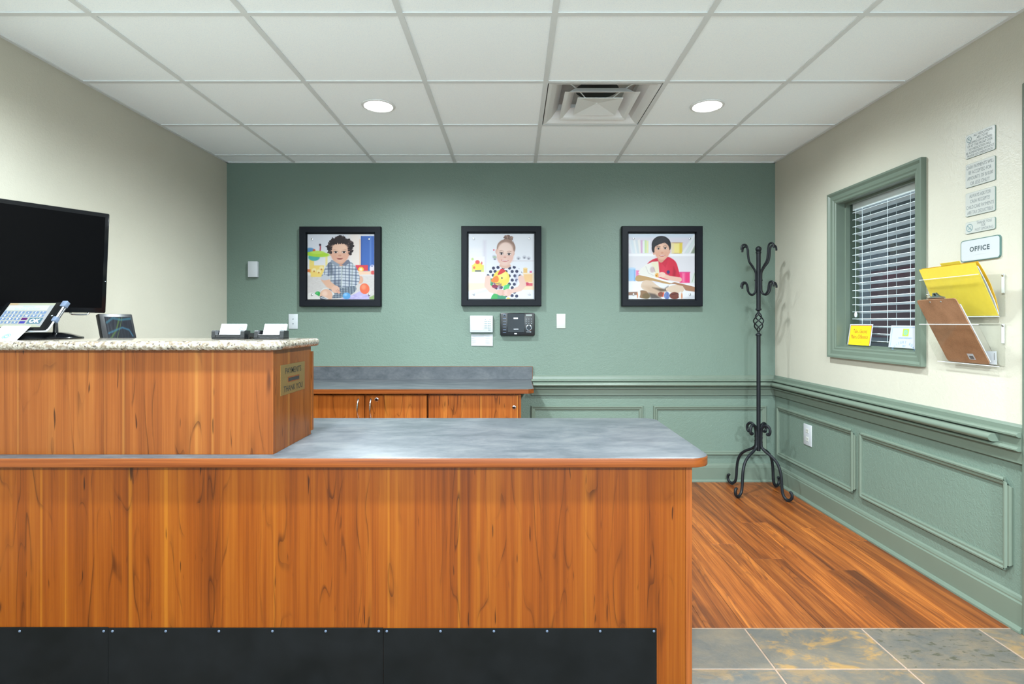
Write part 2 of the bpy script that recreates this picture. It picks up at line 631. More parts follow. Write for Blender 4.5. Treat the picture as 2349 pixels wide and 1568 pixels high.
M_INK = plain('grey_ink', C(112, 118, 119), rough=0.7, grain=0.01)
M_INKD = plain('dark_ink', C(50, 64, 68), rough=0.7, grain=0.01)
M_BLUEINK = plain('blue_ink', C(110, 150, 190), rough=0.7, grain=0.01)
M_BLACKINK = plain('black_ink', C(34, 34, 30), rough=0.6, grain=0.01)
M_EMBLEM = plain('green_emblem', C(74, 128, 112), rough=0.7, grain=0.01)
M_EMBLEMB = plain('slate_emblem', C(92, 120, 124), rough=0.7, grain=0.01)
M_LIME = plain('lime_emblem', C(156, 190, 60), rough=0.7, grain=0.01)
M_TEALINK = plain('teal_emblem', C(60, 160, 190), rough=0.7, grain=0.01)
M_BRASS = plain('brushed_brass', C(138, 112, 66), rough=0.38, metal=0.65, grain=0.06, gscale=200)
M_CHROME = plain('chrome', C(214, 218, 224), rough=0.14, metal=1.0, grain=0.02)
M_SILVER = plain('silver_plastic', C(92, 104, 124), rough=0.3, metal=0.35, grain=0.03)
M_SILVERL = plain('silver_bar', C(170, 174, 178), rough=0.25, metal=0.5, grain=0.02)
M_SIGN = plain('sign_plate', C(166, 168, 163), rough=0.35, grain=0.01)
M_SIGNEDGE = plain('sign_edge', C(92, 114, 106), rough=0.4, grain=0.02)
M_GREENB = plain('sign_green_border', C(74, 102, 96), rough=0.4, grain=0.02)
M_BLIND = plain('blind_white', C(232, 237, 244), rough=0.45, grain=0.01)
M_ACRYL = clear_sheet('clear_acrylic', (0.985, 0.988, 0.982, 1), 1.36, 0.04)
M_GLASS = clear_sheet('window_glass', (0.96, 0.98, 0.97, 1), 1.22, 0.01)
M_HARDB = hardboard('brown_hardboard')
M_VENT = plain('white_enamel', C(220, 223, 223), rough=0.4, grain=0.01)
M_DUCT = plain('duct_grey', C(176, 172, 168), rough=0.5, grain=0.1, gscale=20)
M_DUCTD = plain('duct_dark', C(30, 30, 28), rough=0.7, grain=0.1)
M_LENS = plain('lamp_lens', C(255, 255, 255), rough=0.5, grain=0.0, emit=(1, 0.99, 0.97, 1), estr=22.0)
M_TROF = plain('troffer_lens', C(250, 250, 250), rough=0.5, grain=0.0, emit=(1, 0.99, 0.97, 1), estr=3.0)
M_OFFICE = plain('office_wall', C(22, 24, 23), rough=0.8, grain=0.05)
M_OFFGREEN = plain('office_jamb_green', C(84, 104, 82), rough=0.5, grain=0.02)
M_REDREFL = plain('red_reflection', C(40, 9, 16), rough=0.9, grain=0.1)  # dark red patch imitating a reflection in the office window
M_LCD = plain('lcd_grey', C(120, 126, 122), rough=0.3, grain=0.02)
M_PRINT = print_mat('photo_print')
M_PRINTS = print_mat('lit_screen', 0.36, 0.15)
M_PRINTD = print_mat('dim_screen', 0.32, 0.2)

# ------------------------------------------------------------------ the room
XL, XR, YB, YF = -2.172, 1.975, 4.155, -2.6
T = 0.12

# floor: sub-floor with planks and slate tiles as pieces
floor = MB().box(XL - T, XR + T, YF - T, YB + T, -0.10, -0.0024).build('floor', M_GROUT, kind='structure')
YT = 2.155


def shared(name, mat, mesh_mb, parent, cache={}):
    """object built from a cached mesh; returns function to place copies"""
    pass


def piece_mesh(name, sx, sy, sz, mat, bev):
    b = MB().box(0, sx, 0, sy, 0, sz)
    bm = bmesh.new()
    vs = [bm.verts.new(v) for v in b.v]
    for f in b.f:
        bm.faces.new([vs[i] for i in f])
    if bev:
        bm.normal_update()
        top = [e for e in bm.edges if all(abs(v.co.z - sz) < 1e-6 for v in e.verts)]
        bmesh.ops.bevel(bm, geom=top, offset=bev, segments=1, affect='EDGES')
    me = bpy.data.meshes.new(name)
    bm.to_mesh(me)
    bm.free()
    me.materials.append(mat)
    return me


MESHES = {}


def piece(name, parent, x, y, z, sx, sy, sz, mat, bev=0.0006):
    key = (name, round(sx, 3), round(sy, 3), round(sz, 3), mat.name)
    if key not in MESHES:
        MESHES[key] = piece_mesh(name, sx, sy, sz, mat, bev)
    o = bpy.data.objects.new(name, MESHES[key])
    COL.objects.link(o)
    o.parent = parent
    o.location = Vector((x, y, z)) - WLOC[parent.name]
    WLOC[o.name] = Vector((x, y, z))
    return o


PW, PL = 0.1525, 1.22
x = XR - 0.02 - PW + 0.02
col_i = 0
while x > XL - PW:
    xa, xb = max(x, XL), x + PW
    y = YT - random.uniform(0, PL * 0.9)
    while y < YB:
        ya, yb = max(y, YT), min(y + PL, YB)
        if yb - ya > 0.02:
            piece('floor_plank', floor, xa + 0.0006, ya + 0.0006, -0.006, xb - xa - 0.0012, yb - ya - 0.0012, 0.006, M_FLOORW, 0.001)
        y += PL
    x -= PW
    col_i += 1
# slate tiles; joints at x = .900, 1.357 ... and y = 1.902
TS, G = 0.4575, 0.006
MB().box(XL, XR, YT - 0.0035, YT + 0.0005, -0.003, 0.0004).build('transition_strip', M_GROUT, floor)
rows = [(1.902, YT - 0.001)] + [(1.902 - TS * (k + 1), 1.902 - TS * k) for k in range(6)]
xs = []
x = 0.905 + 3 * TS
while x > XL - TS:
    xs.append((max(x - TS, XL), min(x, XR)))
    x -= TS
for (ya, yb) in rows:
    for (xa, xb) in xs:
        if xb - xa > 0.03:
            st_ = piece('slate_tile', floor, xa + G / 2, ya + G / 2, -0.006, xb - xa - G, yb - ya - G, 0.005, M_SLATE, 0.0015)
            rust, fleck = random.uniform(0.05, 0.7), random.choice((0.05, 0.1, 0.15, 0.7))
            xm_ = (xa + xb) / 2
            if ya > 1.8:      # the row in view: plain grey, rusty, flecked, rusty brown
                rust, fleck = (0.06, 0.0) if xm_ < 0.9 else (0.9, 0.08) if xm_ < 1.36 else (0.12, 0.9) if xm_ < 1.82 else (0.55, 0.3)
            elif ya > 1.4:
                rust, fleck = (0.45, 0.0) if xm_ < 1.36 else (0.3, 0.15)
            st_.color = (rust, fleck, 0, 1)

# ceiling: slab, lay-in tiles, grid bars
ceiling = MB().box(XL - T, XR + T, YF - T, YB + T, CEIL + 0.16, CEIL + 0.22).build('ceiling', M_DUCT, kind='structure')
GX = [XL] + [0.16 + 0.606 * k for k in range(-3, 3)] + [XR]
GY = [YF] + [2.152 + 0.606 * k for k in range(-7, 4)] + [YB]
VX0, VX1, VY0, VY1 = 0.16, 0.766, 2.758, 3.364
for i in range(len(GX) - 1):
    for j in range(len(GY) - 1):
        x0, x1, y0, y1 = GX[i], GX[i + 1], GY[j], GY[j + 1]
        if abs(x0 - VX0) < 0.01 and abs(y0 - VY0) < 0.01:
            continue
        if x1 - x0 < 0.02 or y1 - y0 < 0.02:
            continue
        piece('ceiling_tile', ceiling, x0 + 0.004, y0 + 0.004, CEIL + 0.0045, x1 - x0 - 0.008, y1 - y0 - 0.008, 0.015, M_TILE, 0)
BW = 0.012
for gx in GX[1:-1]:
    MB().box(gx - BW, gx + BW, YF, YB, CEIL, CEIL + 0.004).build('grid_bar', M_GRID, ceiling)
for gy in GY[1:-1]:
    for i in range(len(GX) - 1):
        a = GX[i] + (BW if i else 0.0)
        c = GX[i + 1] - (BW if i < len(GX) - 2 else 0.0)
        MB().box(a, c, gy - BW, gy + BW, CEIL, CEIL + 0.004).build('grid_bar', M_GRID, ceiling)
for (a, b_, c, d) in ((XL, XL + 0.02, YF, YB), (XR - 0.02, XR, YF, YB), (XL, XR, YB - 0.02, YB)):
    MB().box(a, b_, c, d, CEIL - 0.0005, CEIL + 0.0038).build('wall_angle', M_GRID, ceiling)

HT = CEIL + 0.16
wall_back = MB().box(XL - T, XR + T, YB, YB + T, -0.1, HT).build('wall_back', M_GREEN, kind='structure')
wall_left = MB().box(XL - T, XL, YF, YB, -0.1, HT).build('wall_left', M_CREAM, kind='structure')

# right wall, window hole and doorway
WY0, WY1, WZ0, WZ1 = 2.697, 3.357, 1.052, 1.925
DY0, DY1, DZ = 1.10, 2.028, 2.03
b = MB()
ZS = 0.72


def rw(y0, y1, z0, z1):
    if z0 < ZS < z1:
        rw(y0, y1, z0, ZS); rw(y0, y1, ZS, z1); return
    b.m = 1 if z1 <= ZS + 1e-6 else 0
    b.box(XR, XR + T, y0, y1, z0, z1)


rw(WY1, YB, -0.1, HT)
rw(WY0, WY1, -0.1, WZ0)
rw(WY0, WY1, WZ1, HT)
rw(DY1, WY0, -0.1, HT)
rw(DY0, DY1, DZ, HT)
rw(YF, DY0, -0.1, HT)
wall_right = b.build('wall_right', [M_CREAM, M_GREEN], kind='structure')

# unseen wall behind the camera; two wide openings added so daylight brightens the ceiling
b = MB()
b.box(XL - T, XR + T, YF - T, YF, -0.1, 0.02)
b.box(XL - T, XR + T, YF - T, YF, 2.3, HT)
for (xa, xb) in ((XL - T, XL + 0.08), (-0.13, -0.07), (XR - 0.08, XR + T)):
    b.box(xa, xb, YF - T, YF, 0.02, 2.3)
wall_front = b.build('wall_front', M_CREAM, kind='structure')

# ------------------------------------------------------------------ trims
# chair rail profile: (depth from wall, z)
RAIL = [(0, 0.652), (0.018, 0.652), (0.018, 0.668), (0.020, 0.700), (0.034, 0.700), (0.042, 0.704), (0.042, 0.709), (0.032, 0.717), (0.022, 0.717),
        (0.022, 0.754), (0.032, 0.754), (0.042, 0.760), (0.042, 0.766), (0.034, 0.772), (0.020, 0.774), (0.018, 0.792), (0.010, 0.801), (0, 0.801)]
ROD = [(0.022 + 0.020 + 0.024 * math.cos(a), 0.7355 + 0.0165 * math.sin(a)) for a in [math.radians(-100 + 20 * k) for k in range(11)]]
ROD = [(0.020, 0.719)] + ROD + [(0.020, 0.752)]
fb = lambda a, z, d: (d, YB - a, z)
frr = lambda a, z, d: (XR - a, d, z)
M_TRIMS = M_TRIM
trim_1 = MB().prism(RAIL, 0.13, XR, fb).build('trim_1', M_TRIMS, kind='structure')
MB().prism(ROD, 0.14, XR, fb, smooth=True).build('bumper_rail', M_TRIMS, trim_1)
trim_2 = MB().prism(RAIL, YB, DY1 + 0.087, frr).build('trim_2', M_TRIMS, kind='structure')
bmr = MB().prism(ROD, YB, DY1 + 0.185, frr, smooth=True)
bmr.build('bumper_rail', M_TRIMS, trim_2)
BASE = [(0, 0), (0.030, 0), (0.030, 0.008), (0.024, 0.018), (0.016, 0.020), (0.016, 0.108), (0.012, 0.114), (0.012, 0.120), (0.008, 0.130), (0, 0.136)]
MB().prism(BASE, 0.05, XR, fb).build('baseboard_back', M_TRIMS, kind='structure')
MB().prism(BASE, YB, DY1 + 0.087, frr).build('baseboard_right', M_TRIMS, kind='structure')
BASES = [(a, z) for a, z in BASE]
MB().prism(BASES, YF, YB, lambda a, z, d: (XL + a, d, z)).build('baseboard_left', M_TRIMS, kind='structure')

MOULD = [(0, 0), (0.010, 0), (0.017, 0.006), (0.017, 0.012), (0.011, 0.018), (0.011, 0.026), (0.006, 0.033), (0, 0.033)]   # depth, in from outer edge


def panel_frame(name, u0, u1, z0, z1, fn):
    """mitred panel moulding; fn(depth,u,z)"""
    rings = []
    b = MB()
    vs = []
    for (u, z, su, sz) in ((u0, z0, 1, 1), (u1, z0, -1, 1), (u1, z1, -1, -1), (u0, z1, 1, -1)):
        for d, e in MOULD:
            vs.append(fn(d, u + su * e, z + sz * e))
    n = len(MOULD)
    fs = []
    for i in range(4):
        j = (i + 1) % 4
        for k in range(n - 1):
            fs.append((i * n + k, j * n + k, j * n + k + 1, i * n + k + 1))
    b.add(vs, fs)
    return b.build(name, M_TRIMS, kind='structure')


fbk = lambda d, u, z: (u, YB - d, z)
frt = lambda d, u, z: (XR - d, u, z)
panel_frame('trim_3', 0.128, 0.976, 0.198, 0.572, fbk)
panel_frame('trim_4', 1.052, 1.908, 0.198, 0.572, fbk)
panel_frame('trim_5', 4.086, 3.200, 0.205, 0.578, frt)
panel_frame('trim_6', 3.105, 2.205, 0.205, 0.578, frt)

# doorway casing at the right edge of the view, with the door beyond it
door = thing('door_1', (XR, (DY0 + DY1) / 2, 0), kind='structure')
CAS = [(0, 0), (0.014, 0), (0.016, 0.02), (0.022, 0.05), (0.024, 0.074), (0.020, 0.085), (0, 0.085)]
MB().prism(CAS, 0.0, DZ + 0.085, lambda a, e, d: (XR - a, DY1 - 0.0 + e, d)).build('casing', M_TRIM, door)
MB().prism(CAS, 0.0, DZ + 0.085, lambda a, e, d: (XR - a, DY0 - e, d)).build('casing', M_TRIM, door)
MB().prism(CAS, DY0, DY1, lambda a, e, d: (XR - a, d, DZ + e)).build('casing', M_TRIM, door)
b = MB()
b.box(XR - 0.003, XR + T + 0.003, DY1 - 0.012, DY1 - 0.0005, 0.0, DZ)
b.box(XR - 0.003, XR + T + 0.003, DY0 + 0.0005, DY0 + 0.012, 0.0, DZ)
b.box(XR - 0.003, XR + T + 0.003, DY0 + 0.012, DY1 - 0.012, DZ - 0.012, DZ - 0.0005)
b.build('jamb', M_TRIM, door)
leaf = MB().box(XR + 0.05, XR + 0.09, DY0 + 0.014, DY1 - 0.014, 0.005, DZ - 0.014).build('door_leaf', M_TRIM, door)
MB().lathe([(0.026, 0.0), (0.026, 0.006), (0.010, 0.008), (0.010, 0.035), (0.024, 0.045), (0.026, 0.058), (0.018, 0.068), (0.001, 0.070)], None, 20,
           fn=lambda p, q, h: (XR + 0.05 - h, DY1 - 0.085 + p, 0.95 + q)).build('door_knob', M_CHROME, leaf)

# ------------------------------------------------------------------ office window
win = thing('window_1', (XR, (WY0 + WY1) / 2, WZ0), kind='structure')
CASW = [(0, 0), (0.006, 0), (0.010, 0.006), (0.010, 0.016), (0.015, 0.024), (0.016, 0.044), (0.025, 0.056), (0.025, 0.066), (0, 0.066)]
n = len(CASW)
corners = [(WY1, WZ0, 1, -1), (WY1, WZ1, 1, 1), (WY0, WZ1, -1, 1), (WY0, WZ0, -1, -1)]
for i in range(4):
    p, q = corners[i], corners[(i + 1) % 4]
    vs = [(XR - d, p[0] + p[2] * e, p[1] + p[3] * e) for d, e in CASW] + [(XR - d, q[0] + q[2] * e, q[1] + q[3] * e) for d, e in CASW]
    fs = [(k, k + 1, n + k + 1, n + k) for k in range(n - 1)] + [tuple(range(n)), tuple(range(2 * n - 1, n - 1, -1))]
    MB().add(vs, fs).build('casing', M_TRIM, win)
JX = XR + 0.135
th = 0.012
b = MB()
e_ = 0.0025
b.box(XR - 0.004, JX, WY0 + 0.0003, WY0 + e_, WZ0 + 0.0003, WZ1 - 0.0003)
b.box(XR - 0.004, JX, WY1 - e_, WY1 - 0.0003, WZ0 + 0.0003, WZ1 - 0.0003)
b.box(XR - 0.004, JX, WY0 + e_, WY1 - e_, WZ1 - e_, WZ1 - 0.0003)
b.box(XR - 0.004, JX, WY0 + e_, WY1 - e_, WZ0 + 0.0003, WZ0 + e_)
b.build('jamb', M_TRIM, win)
GXP = XR + 0.075
b = MB()
for (a, c) in ((GXP - 0.030, GXP - 0.004),):
    b.box(a, c, WY0, WY0 + 0.014, WZ0, WZ1)
    b.box(a, c, WY1 - 0.014, WY1, WZ0, WZ1)
    b.box(a, c, WY0 + 0.014, WY1 - 0.014, WZ1 - 0.014, WZ1)
    b.box(a, c, WY0 + 0.014, WY1 - 0.014, WZ0, WZ0 + 0.014)
b.build('glazing_bead', M_TRIM, win)
MB().box(GXP - 0.003, GXP + 0.001, WY0, WY1, WZ0, WZ1).build('pane', M_GLASS, win)
# dim office beyond the glass
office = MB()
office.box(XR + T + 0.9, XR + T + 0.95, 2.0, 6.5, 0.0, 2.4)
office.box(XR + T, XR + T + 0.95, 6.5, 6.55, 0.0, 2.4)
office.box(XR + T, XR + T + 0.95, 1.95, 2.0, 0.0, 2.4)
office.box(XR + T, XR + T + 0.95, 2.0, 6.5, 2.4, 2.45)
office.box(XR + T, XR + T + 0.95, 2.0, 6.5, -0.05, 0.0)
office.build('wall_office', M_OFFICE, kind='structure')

# blind
BX0, BX1 = GXP + 0.006, GXP + 0.052
blind = thing('window_blind', ((BX0 + BX1) / 2, (WY0 + WY1) / 2, WZ0), 'white slatted blind lowered behind the office window glass', 'blind')
SY0, SY1 = WY0 + 0.012, WY1 - 0.022
MB().box(BX0, BX1, SY0, SY1, WZ1 - 0.050, WZ1 - 0.001, 0.002).build('headrail', M_BLIND, blind)
slat_me = None
tilt = math.radians(11)
zs = 1.858
first = True
slat_objs = []
while zs > WZ0 + 0.02:
    if slat_me is None:
        b = MB()
        hw = 0.0245
        pts = []
        prof = [(-hw, 0.0), (-hw * 0.5, 0.0022), (0, 0.003), (hw * 0.5, 0.0022), (hw, 0.0)]
        up = [(a, z + 0.0012) for a, z in prof]
        lo = [(a, z - 0.0012) for a, z in prof]
        poly = lo + up[::-1]
        ct, s_ = math.cos(tilt), math.sin(tilt)
        xm = (BX0 + BX1) / 2
        fn = lambda a, z, d: (xm + a * ct + z * s_, d, zs - a * s_ + z * ct)
        b.prism(poly, SY0, SY1, fn)
        o = b.build('slat', M_BLIND, blind)
        slat_me, z_first = o, zs
    else:
        o = slat_me.copy()
        COL.objects.link(o)
        o.parent = blind
        o.location = slat_me.location + Vector((0, 0, zs - z_first))
        WLOC[o.name] = WLOC[blind.name]
    zs -= 0.0428
zbot = zs + 0.0428
for yy in (2.845, 3.02, 3.24, 3.30):
    for xx in ((BX0 - 0.0015, BX1 + 0.0015) if yy in (2.845, 3.02, 3.24) else (BX0 - 0.002,)):
        MB().tube([(xx, yy, WZ1 - 0.05), (xx, yy, zbot if yy < 3.27 else 1.25)], 0.0011, 6).build('ladder_cord', M_BLIND, blind)
MB().lathe([(0.002, 0.02), (0.006, 0.012), (0.008, 0.0), (0.006, -0.012), (0.001, -0.016)], (BX0 - 0.002, 3.30, 1.245), 10).build('cord_knob', M_BLIND, blind)

# added board; its pale and red patches imitate reflections in the window glass
board = thing('reflection_board', (XR + T + 0.895, 4.6, 1.3), 'added dim board with pale and red patches imitating window reflections', 'notice board')
MB().box(XR + T + 0.878, XR + T + 0.899, 3.7, 5.3, 0.85, 1.85).build('panel', plain('reflection_dark', C(20, 19, 21), 0.8), board)
MB().box(XR + T + 0.872, XR + T + 0.877, 4.35, 5.1, 1.05, 1.78).build('sheet', plain('reflection_pale', C(46, 48, 52), 0.8), board)
MB().box(XR + T + 0.862, XR + T + 0.871, 3.75, 4.55, 1.08, 1.62).build('red_reflection', M_REDREFL, board)

# cards standing on the window sill
cy = thing('window_card', (GXP - 0.014, 3.2, WZ0 + 0.001), 'yellow notice card standing inside office window sill', 'card')
fr = (Vector((GXP - 0.036, 3.318, WZ0 + 0.0145)), Vector((0, -1, 0)), Vector((0.14, 0, 0.99)).normalized(), Vector((-0.99, 0, 0.14)).normalized())
MB().fbox(fr, 0, 0.212, 0, 0.124, -0.001, 0.0).build('card_sheet', M_PAPER, cy)
MB().fbox(fr, 0.008, 0.204, 0.0, 0.117, 0.0, 0.0003).build('red_border', M_RED, cy)
MB().fbox(fr, 0.011, 0.201, 0.0, 0.114, 0.0003, 0.0006).build('yellow_field', M_YELLOWS, cy)
b = MB()
O, R, U, N = fr
text_into(b, 'Take a Second', O + R * 0.106 + U * 0.082 + N * 0.0006, R, U, 0.024, 0.135, 0.62)
text_into(b, 'Make a Difference', O + R * 0.106 + U * 0.050 + N * 0.0006, R, U, 0.024, 0.175, 0.62)
b.fbox((O + N * 0.0007, R, U, N), 0.078, 0.134, 0.0175, 0.0185, 0, 0.0002)
b.build('lettering', M_RED, cy)
cw = thing('window_card', (GXP - 0.014, 2.83, WZ0 + 0.001), 'white advisory board certificate with green emblem in office window corner', 'card')
fr = (Vector((GXP - 0.036, 2.955, WZ0 + 0.0145)), Vector((0, -1, 0)), Vector((0.14, 0, 0.99)).normalized(), Vector((-0.99, 0, 0.14)).normalized())
MB().fbox(fr, 0, 0.232, 0, 0.117, -0.001, 0.0).build('card_sheet', M_PAPER, cw)
O, R, U, N = fr
b = MB()
for (a0, a1, c0, c1) in ((0.012, 0.220, 0.106, 0.108), (0.012, 0.014, 0.0, 0.106), (0.218, 0.220, 0.0, 0.106)):
    b.fbox(fr, a0, a1, c0, c1, 0, 0.0003)
text_into(b, 'HUDSON COMMUNITY', O + R * 0.116 + U * 0.052 + N * 0.0003, R, U, 0.008, 0.10, 0.8)
s = 'ADVISORY BOARD'
for k, ch in enumerate(s):
    if ch == ' ': continue
    a = math.radians(62 - 124 * k / (len(s) - 1))
    c_ = O + R * (0.116 - 0.100 * math.sin(a)) + U * (-0.063 + 0.094 * math.cos(a)) + N * 0.0003
    text_into(b, ch, c_, R * math.cos(a) + U * math.sin(a), U * math.cos(a) - R * math.sin(a), 0.013, None, 0.72)
text_into(b, '2017', O + R * 0.116 + U * 0.010 + N * 0.0003, R, U, 0.010, None, 0.8)
b.build('lettering', M_BLUEINK, cw)
MB().fbox(fr, 0.094, 0.138, 0.062, 0.100, 0, 0.0003).build('emblem', M_LIME, cw)
b = MB()
for rr_, w_ in ((0.014, 0.003), (0.007, 0.0025)):
    ring = []
    for k in range(20):
        a = 2 * math.pi * k / 20
        ring.append((rr_ * math.cos(a), rr_ * math.sin(a)))
    vs = [tuple(O + R * (0.116 + p[0] * q) + U * (0.081 + p[1] * q) + N * 0.0006) for q in (1.0, 1.0 - w_ / rr_) for p in ring]
    b.add(vs, [(k, (k + 1) % 20, 20 + (k + 1) % 20, 20 + k) for k in range(20)])
b.build('emblem_swirl', M_TEALINK, cw)

# ------------------------------------------------------------------ reception desk (base, worktop, raised counter, granite)
YP = 1.81          # front panel plane
DX1 = 0.587        # right end of desk
DZT = 0.762
desk = thing('reception_desk', (-0.8, 2.1, 0), 'cherry laminate reception desk base with black kick plates', 'desk')
MB().box(XL + 0.005, DX1 - 0.0215, YP + 0.0005, YP + 0.02, 0.002, DZT - 0.032).build('front_panel', M_WOOD, desk)
MB().box(DX1 - 0.0205, DX1, YP, YP + 0.62, 0.002, DZT - 0.032, 0.0008, 1).build('end_panel', M_EDGEZ, desk)
KZ = 0.197
ks = [(XL + 0.006, -1.3355), (-1.3345, -0.4305), (-0.4295, 0.4695)]
sp = {0: (-1.90, -1.625, -1.349), 1: (-1.320, -1.145, -0.97, -0.794, -0.619, -0.4445), 2: (-0.418, -0.2415, -0.066, 0.109, 0.2835, 0.460)}
for k, (xa, xb) in enumerate(ks):
    kp = MB().box(xa, xb, YP - 0.004, YP, 0.002, KZ - 0.0015 * (k + 1), 0.0008, 1).build('kick_plate', M_RUBBER, desk, label='black rubber kick plate')
    for sx_ in sp[k]:
        MB().lathe([(0.0042, 0), (0.0042, 0.001), (0.003, 0.0022), (0.0006, 0.0026)], None, 10,
                   fn=lambda x_, y_, h, sx_=sx_: (sx_ + x_, YP - 0.004 - h, KZ - 0.013 + y_)).build('screw', M_SILVER, kp)
worktop_t = thing('desk_worktop', (-0.77, 2.14, DZT - 0.032), 'grey laminate desk worktop with rounded cherry edge band', 'worktop')
WTX1, WTY0, WTY1 = 0.642, 1.768, 2.512
MB().slab(XL + 0.004, WTX1, WTY0, WTY1, DZT - 0.0315, DZT - 0.0015, (0.003, 0.065, 0.055, 0.003), 0.003, 3, 10).build('edge_band', M_EDGE, worktop_t, label='cherry wood edge band')
MB().slab(XL + 0.0045, WTX1 - 0.002, WTY0 + 0.002, WTY1 - 0.002, DZT - 0.006, DZT, (0.003, 0.063, 0.053, 0.003), 0.0015, 2, 10).build('top_sheet', M_LAM, worktop_t)
# raised counter box
RX1, RY1 = -0.795, 2.150
RZT = 1.106
rc = thing('raised_counter', (-1.48, 1.98, DZT), 'raised cherry laminate transaction counter with payment slot standing on desk', 'counter')
MB().box(XL + 0.005, RX1 - 0.0005, 1.815, 1.833, DZT + 0.0005, RZT).build('front_panel', M_WOOD2, rc)
side = MB().box(RX1 - 0.018, RX1, 1.8334, RY1, DZT + 0.0005, RZT).build('side_panel', M_WOOD2, rc)
MB().box(XL + 0.005, RX1 - 0.0185, RY1 - 0.018, RY1 - 0.0004, DZT + 0.0005, RZT).build('back_panel', M_WOOD2, rc)
MB().box(RX1 - 0.014, RX1 + 0.004, RY1 + 0.0004, RY1 + 0.018, 0.777, 1.085).build('cleat', M_WOOD2, rc)
# payment plate
RR, UU, NN = Vector((0, 1, 0)), Vector((0, 0, 1)), Vector((1, 0, 0))
PO = Vector((RX1 + 0.0002, 1.869, 0.9475))
fr = (PO, RR, UU, NN)
pp = MB().fbox(fr, 0, 0.2135, 0, 0.1045, 0, 0.0016).build('payment_plate', M_BRASS, rc, label='engraved brass payment slot plate')
b = MB()
text_into(b, 'PAYMENTS', PO + RR * 0.107 + UU * 0.082 + NN * 0.0016, RR, UU, 0.0205, 0.150, 1.0, bold=0.006)
b.build('lettering', M_BLACKINK, pp)
b = MB()
text_into(b, 'THANK YOU', PO + RR * 0.107 + UU * 0.020 + NN * 0.0016, RR, UU, 0.0205, 0.185, 1.0, bold=0.006)
b.build('lettering', M_BLACKINK, pp)
MB().fbox(fr, 0.058, 0.160, 0.0405, 0.0600, 0.0016, 0.0022).build('slot_surround', M_EDGE, pp)
MB().fbox(fr, 0.061, 0.158, 0.0440, 0.0560, 0.0022, 0.0026).build('slot', M_DUCTD, pp)
# granite top
GZ = 1.137
gt = MB().slab(XL + 0.004, -0.764, 1.778, 2.195, RZT + 0.0005, GZ, (0.002, 0.045, 0.045, 0.002), 0.0150, 6, 10)
gt.build('granite_top', M_GRANITE, label='speckled beige granite slab topping raised counter', cat='countertop')

# ------------------------------------------------------------------ back credenza
CY = 3.54
ctop = thing('back_worktop', (-1.0, 3.83, 0.74), 'grey laminate back counter with backsplash along the green wall', 'worktop')
b = MB()
poly = [(XL + 0.004, 3.512), (0.093, 3.512), (0.128, 3.547), (0.128, YB - 0.001), (XL + 0.004, YB - 0.001)]
MB().prism(poly, 0.744, 0.7715, lambda a, c, d: (a, c, d)).build('edge_band', M_EDGE, ctop, label='cherry wood edge band')
poly2 = [(XL + 0.005, 3.514), (0.0925, 3.514), (0.126, 3.5475), (0.126, YB - 0.002), (XL + 0.005, YB - 0.002)]
MB().prism(poly2, 0.7716, 0.773, lambda a, c, d: (a, c, d)).build('top_sheet', M_LAM, ctop)
MB().box(XL + 0.004, 0.138, YB - 0.020, YB - 0.0005, 0.7733, 0.8655).build('backsplash', M_LAM, ctop)
MB().box(XL + 0.004, 0.1405, YB - 0.0205, YB - 0.0004, 0.8657, 0.868).build('backsplash_cap', M_EDGE, ctop)
MB().box(0.1382, 0.1405, YB - 0.0205, YB - 0.0004, 0.7733, 0.8656).build('backsplash_cap', M_EDGE, ctop)


def pull(parent, x_, z0, z1, y_):
    pts = []
    for k in range(13):
        t = k / 12
        z_ = z1 + (z0 - z1) * t
        pts.append((x_, y_ - 0.006 - 0.024 * math.sin(math.pi * t) ** 0.8, z_))
    pts = [(x_, y_, z1)] + pts + [(x_, y_, z0)]
    MB().tube(pts, [0.006, 0.0055] + [0.0045] * 11 + [0.0055, 0.006], 10).build('handle', M_CHROME, parent)


def lock(parent, x_, z_, y_):
    MB().lathe([(0.0125, 0), (0.0125, 0.0015), (0.010, 0.003), (0.007, 0.0032), (0.007, 0.005), (0.001, 0.005)], None, 18,
               fn=lambda a, c, h: (x_ + a, y_ - h, z_ + c)).build('lock', M_CHROME, parent)


def cabinet(x0, x1, doors, label, handles, locks):
    t = thing('base_cabinet', ((x0 + x1) / 2, CY + 0.3, 0), label, 'cabinet', 'cherry cabinets under the back counter')
    b = MB()
    b.box(x0, x1, CY + 0.02, YB - 0.032, 0.10, 0.742)
    b.build('body', M_WOOD3, t)
    MB().box(x0, x1, CY + 0.07, CY + 0.085, 0.002, 0.0995).build('toe_kick', M_RUBBER, t)
    for i, (a, c) in enumerate(doors):
        d = MB().box(a + 0.0015, c - 0.0015, CY, CY + 0.0195, 0.105, 0.729, 0.001, 1).build('door', M_WOOD3, t)
        for (di, hx) in handles:
            if di == i: pull(d, hx, 0.590, 0.706, CY)
        for (di, lx_, lz) in locks:
            if di == i: lock(d, lx_, lz, CY)
    return t


cabinet(-2.165, -1.367, [(-2.165, -1.767), (-1.765, -1.367)], 'cherry cabinet hidden left end under back counter', [], [])
cabinet(-1.364, -0.561, [(-1.364, -0.963), (-0.961, -0.561)], 'two-door cherry cabinet with chrome bow handles under back counter', [(0, -1.002), (1, -0.921)], [(1, -0.885, 0.703)])
cabinet(-0.554, 0.046, [(-0.554, 0.028)], 'single-front cherry cabinet with only a chrome lock at counter right end', [], [(0, 0.001, 0.652)])

# ------------------------------------------------------------------ framed portraits


